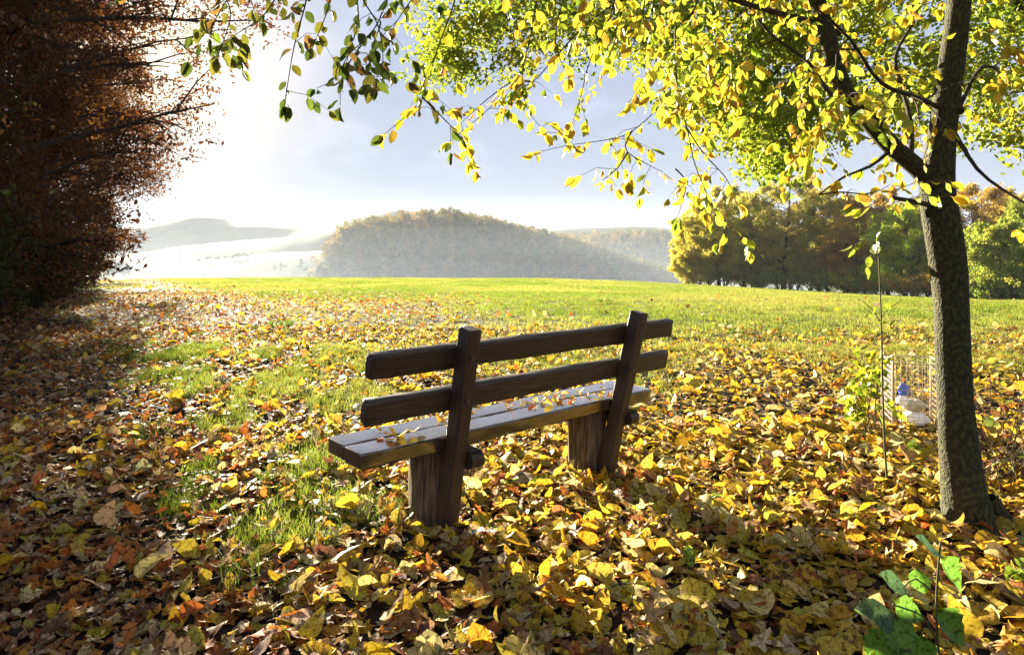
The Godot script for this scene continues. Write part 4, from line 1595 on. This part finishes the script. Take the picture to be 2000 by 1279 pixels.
		var dir := Vector3(R(-1, 1), 0, R(-1, 1)).normalized()
		dir = (dir - up * dir.dot(up)).normalized()
		var o := obj("fallen_leaf", LM[kinds[kd]][rng.randi() % 5], litter_mat(c))
		o.transform = bench.transform * Transform3D(frame(dir, up, L), Vector3(u, 0.464 + L * 0.08, z))
		tag(o, "%s %s lying on the wet bench seat" % [famname[fam], kindname[kd]], "leaf", "%s %s on the bench seat" % [famname[fam], kindname[kd]])
	print("litter ", all.size())

func litter_mat(c: Color) -> StandardMaterial3D:
	var key := "litter_%d_%d_%d" % [int(c.r * 10.0), int(c.g * 12.0), int(c.b * 20.0)]
	if not M.has(key):
		var m: StandardMaterial3D = M.litter_leaf.duplicate()
		m.vertex_color_use_as_albedo = false
		m.albedo_color = c.linear_to_srgb()
		M[key] = m
	return M[key]

# ------------------------------------------------------------------ saplings, seedlings, brambles, a feather
func plant(called: String, label: String, cat: String, stems: Array, leaves: Array, kind: String, mat_col: Color, group := "") -> Node3D:
	# stems: polylines with radii; leaves: [position, direction, length, up]
	var t := thing(called, label, cat, Vector3.ZERO, group)
	for s in stems:
		var b := MB.new()
		var pts := curve(s[0], 0.03)
		var rad := []
		for i in pts.size():
			rad.append(lerpf(s[1], s[2], float(i) / (pts.size() - 1)))
		b.tube(pts, rad, 6)
		obj("stem", b.mesh(), M.green_stem, t)
	for l in leaves:
		var c: Color = mat_col
		if l.size() > 4: c = l[4]
		var o := obj("leaf", LM[kind][rng.randi() % 5], plant_mat(c), t)
		o.transform = Transform3D(frame(l[1], l[3], l[2]), l[0])
	return t

func plant_mat(c: Color) -> StandardMaterial3D:
	var key := "plant_%d_%d" % [int(c.r * 40.0), int(c.g * 40.0)]
	if not M.has(key):
		var m: StandardMaterial3D = M.tree_leaf.duplicate()
		m.albedo_texture = M.leaf_tex_b
		m.vertex_color_use_as_albedo = false
		m.albedo_color = c.linear_to_srgb()
		M[key] = m
	return M[key]

func build_plants() -> void:
	# thin sapling left of the trunk
	var g := G(1735, 958)
	var d := -g.z
	var ls := []
	for q in [[1690, 470], [1705, 480], [1672, 485], [1700, 500], [1712, 470], [1665, 478], [1695, 520], [1722, 452]]:
		ls.append([P(q[0], q[1], d + R(-0.05, 0.05)), Vector3(R(-1, 0.2), R(-1.2, -0.2), R(-0.5, 0.5)), R(0.06, 0.085), rdir(), Color(0.26, 0.32, 0.03)])
	for i in 7:
		ls.append([P(R(1690, 1760), R(585, 680), d + R(-0.08, 0.08)), Vector3(R(-1, 1), R(-1, 0), R(-0.5, 0.5)), R(0.045, 0.07), rdir(), Color(0.26, 0.32, 0.03)])
	plant("sapling", "tall thin bare-stemmed sapling beside the young tree", "sapling",
		[[[g, P(1728, 850, d), P(1724, 720, d), P(1722, 620, d), P(1716, 480, d)], 0.007, 0.003], [[P(1722, 632, d), P(1705, 605, d), P(1686, 588, d)], 0.004, 0.002], [[P(1717, 500, d), P(1700, 485, d), P(1680, 470, d)], 0.003, 0.0015], [[P(1722, 620, d), P(1740, 600, d), P(1765, 585, d)], 0.003, 0.0015]], ls, "oval", Color(0.26, 0.32, 0.03))
	# leafy young shrub before the basket
	g = G(1700, 850)
	d = -g.z
	ls = []
	var st := []
	for i in 11:
		var e := P(R(1635, 1775), R(672, 800), d + R(-0.15, 0.15))
		st.append([[g + Vector3(R(-0.05, 0.05), 0, R(-0.05, 0.05)), (g + e) * 0.5 + Vector3(0, 0.05, 0), e], 0.004, 0.0015])
		for j in 10:
			var b := e.lerp((g + e) * 0.5, rng.randf() * 0.9)
			ls.append([b + rdir() * 0.05, rdir() + Vector3(0, -0.3, 0), R(0.05, 0.085), rdir(), pick([Color(0.44, 0.52, 0.03), Color(0.34, 0.44, 0.03), Color(0.52, 0.52, 0.03)])])
	plant("young_shrub", "small bright yellow-green shrub in front of the wire basket", "shrub", st, ls, "heart", Color(0.3, 0.36, 0.03))
	# big-leaved sapling close by
	var sd := 1.85
	var b0 := Vector3(1.2, ground(1.2, -1.85), -1.85)
	var top := P(1838, 1060, sd)
	var ct := Color(0.14, 0.3, 0.035)
	ls = [[P(1840, 1085, sd), P(1790, 1052, sd) - P(1840, 1085, sd), 0.11, Vector3(0.2, 1, 0.3), Color(0.09, 0.17, 0.06)],
		[P(1838, 1088, sd), P(1870, 1165, sd) - P(1838, 1088, sd), 0.12, Vector3(0.6, 0.2, 0.8), ct],
		[P(1790, 1110, sd + 0.02), P(1805, 1150, sd) - P(1790, 1110, sd), 0.08, Vector3(-0.6, 0.3, 0.8), ct],
		[P(1770, 1150, sd - 0.04), P(1712, 1120, sd - 0.04) - P(1770, 1150, sd - 0.04), 0.1, Vector3(0, 0.9, 0.5), Color(0.09, 0.17, 0.06)],
		[P(1745, 1195, sd - 0.06), P(1655, 1205, sd - 0.08) - P(1745, 1195, sd - 0.06), 0.14, Vector3(0.1, 1, 0.6), Color(0.1, 0.18, 0.06)],
		[P(1750, 1175, sd - 0.05), P(1800, 1210, sd) - P(1750, 1175, sd), 0.1, Vector3(0.1, 0.5, 1), ct],
		[P(1745, 1200, sd - 0.05), P(1770, 1290, sd - 0.05) - P(1745, 1200, sd), 0.14, Vector3(0.1, 0.4, 1), ct],
		[P(1735, 1230, sd - 0.05), P(1700, 1300, sd) - P(1735, 1230, sd), 0.13, Vector3(-0.3, 0.4, 1), ct],
		[P(1830, 1190, sd), P(1872, 1255, sd) - P(1830, 1190, sd), 0.13, Vector3(0.5, 0.2, 1), ct],
		[P(1800, 1240, sd - 0.04), P(1790, 1310, sd) - P(1800, 1240, sd), 0.11, Vector3(0.1, 0.4, 1), ct]]
	for l in ls:
		l[2] *= 0.86
	plant("maple_sapling", "knee-high sapling with big drooping green leaves on shaded litter", "sapling",
		[[[b0, P(1838, 1300, sd), P(1830, 1180, sd), top], 0.004, 0.0025], [[P(1835, 1260, sd), P(1800, 1200, sd - 0.03), P(1745, 1180, sd - 0.05)], 0.003, 0.002], [[P(1825, 1160, sd), P(1790, 1130, sd), P(1765, 1148, sd - 0.03)], 0.0025, 0.0018]], ls, "broad", ct)
	# seedlings
	for e in [[1392, 995, 968, 0.05, 7, "small green seedling on bare shaded soil behind the bench"], [1345, 1175, 1070, 0.07, 4, "seedling with two stalks and drooping green leaves"], [1985, 1150, 1110, 0.09, 6, "green seedling at the foot of the bramble"], [1770, 905, 870, 0.09, 5, "green-leaved seedling between thin sapling and trunk"], [1005, 955, 940, 0.06, 4, "tiny green seedling between the bench stumps"], [1470, 1010, 985, 0.05, 5, "tiny yellow-green seedling on dark soil"]]:
		var q := G(e[0], e[1])
		var dd := -q.z
		var tops := P(e[0], e[2], dd)
		var ll := []
		for i in int(e[4]):
			ll.append([tops + rdir() * 0.02, Vector3(R(-1, 1), R(-0.5, 0.3), R(-1, 1)), e[3] * R(0.7, 1.2), Vector3.UP + rdir() * 0.3, Color(0.24, 0.34, 0.03)])
		plant("seedling", e[5], "seedling", [[[q, (q + tops) * 0.5 + Vector3(0.005, 0, 0), tops], 0.002, 0.0012]], ll, "oval", Color(0.2, 0.3, 0.03), "seedlings in the leaf litter")
	# bramble right of the trunk
	g = G(1985, 960)
	var bt := thing("bramble", "tangle of dark bare bramble twigs beside the young tree", "bramble", g)
	for i in 46:
		var b := MB.new()
		var a := Vector3(R(-0.25, 0.35), 0, R(-0.25, 0.25))
		var e := a + Vector3(R(-0.3, 0.3), R(0.12, 0.55), R(-0.25, 0.25))
		var e2 := e + Vector3(R(-0.25, 0.25), R(-0.2, 0.12), R(-0.2, 0.2))
		b.tube(curve([a, (a + e) * 0.5 + rdir() * 0.05, e, e2], 0.05), range(0).map(func(_x): return 0.0) if false else fill_r(curve([a, (a + e) * 0.5, e, e2], 0.05).size() + 40, 0.0035, 0.0012), 4)
		obj("twig", b.mesh(), M.twig, bt)
	for i in 26:
		var o := obj("leaf", LM.heart[i % 5], litter_mat(pick([Color(0.3, 0.13, 0.04), Color(0.2, 0.09, 0.04), Color(0.16, 0.18, 0.03)])), bt)
		o.transform = Transform3D(frame(rdir(), rdir(), R(0.04, 0.07)), Vector3(R(-0.3, 0.4), R(0.08, 0.5), R(-0.25, 0.25)))
	# feather
	g = G(942, 1075)
	var ft := thing("feather", "white downy feather on the leaves behind the near post", "feather", g + Vector3(0, 0.075, 0))
	var sh := MB.new()
	sh.tube([Vector3(-0.06, 0, 0), Vector3(0, 0.015, 0), Vector3(0.06, 0.02, 0)], [0.0012, 0.001, 0.0005], 5)
	obj("shaft", sh.mesh(), M.feather, ft)
	var bar := MB.new()
	for i in 60:
		var x := -0.05 + 0.11 * i / 60.0
		var s := 1.0 if i % 2 else -1.0
		bar.tube([Vector3(x, 0.012, 0), Vector3(x + R(0.0, 0.02), 0.012 + R(0, 0.03) * s, s * R(0.02, 0.04))], [0.0008, 0.0004], 3)
	obj("barbs", bar.mesh(), M.feather, ft)
	# fallen twigs
	for e in [[690, 1070, 750, 1045], [420, 1085, 440, 1120], [1010, 1235, 1090, 1200], [1160, 1175, 1250, 1165], [1480, 1130, 1610, 1112], [1000, 985, 960, 1005], [240, 1120, 300, 1105], [1560, 1010, 1640, 990]]:
		var p0 := G(e[0], e[1]) + Vector3(0, 0.02, 0)
		var p1 := G(e[2], e[3]) + Vector3(0, 0.05, 0)
		var b := MB.new()
		var mid := (p0 + p1) * 0.5 + Vector3(R(-0.02, 0.02), 0.02, R(-0.02, 0.02))
		b.tube([p0, mid, p1], [0.004, 0.003, 0.0015], 5)
		var o := obj("fallen_twig", b.mesh(), M.twig)
		tag(o, "thin dark twig lying on the fallen leaves", "twig", "fallen twigs on the litter")

func fill_r(n: int, a: float, b: float) -> Array:
	var out := []
	for i in n:
		out.append(lerpf(a, b, minf(1.0, i / 14.0)))
	return out
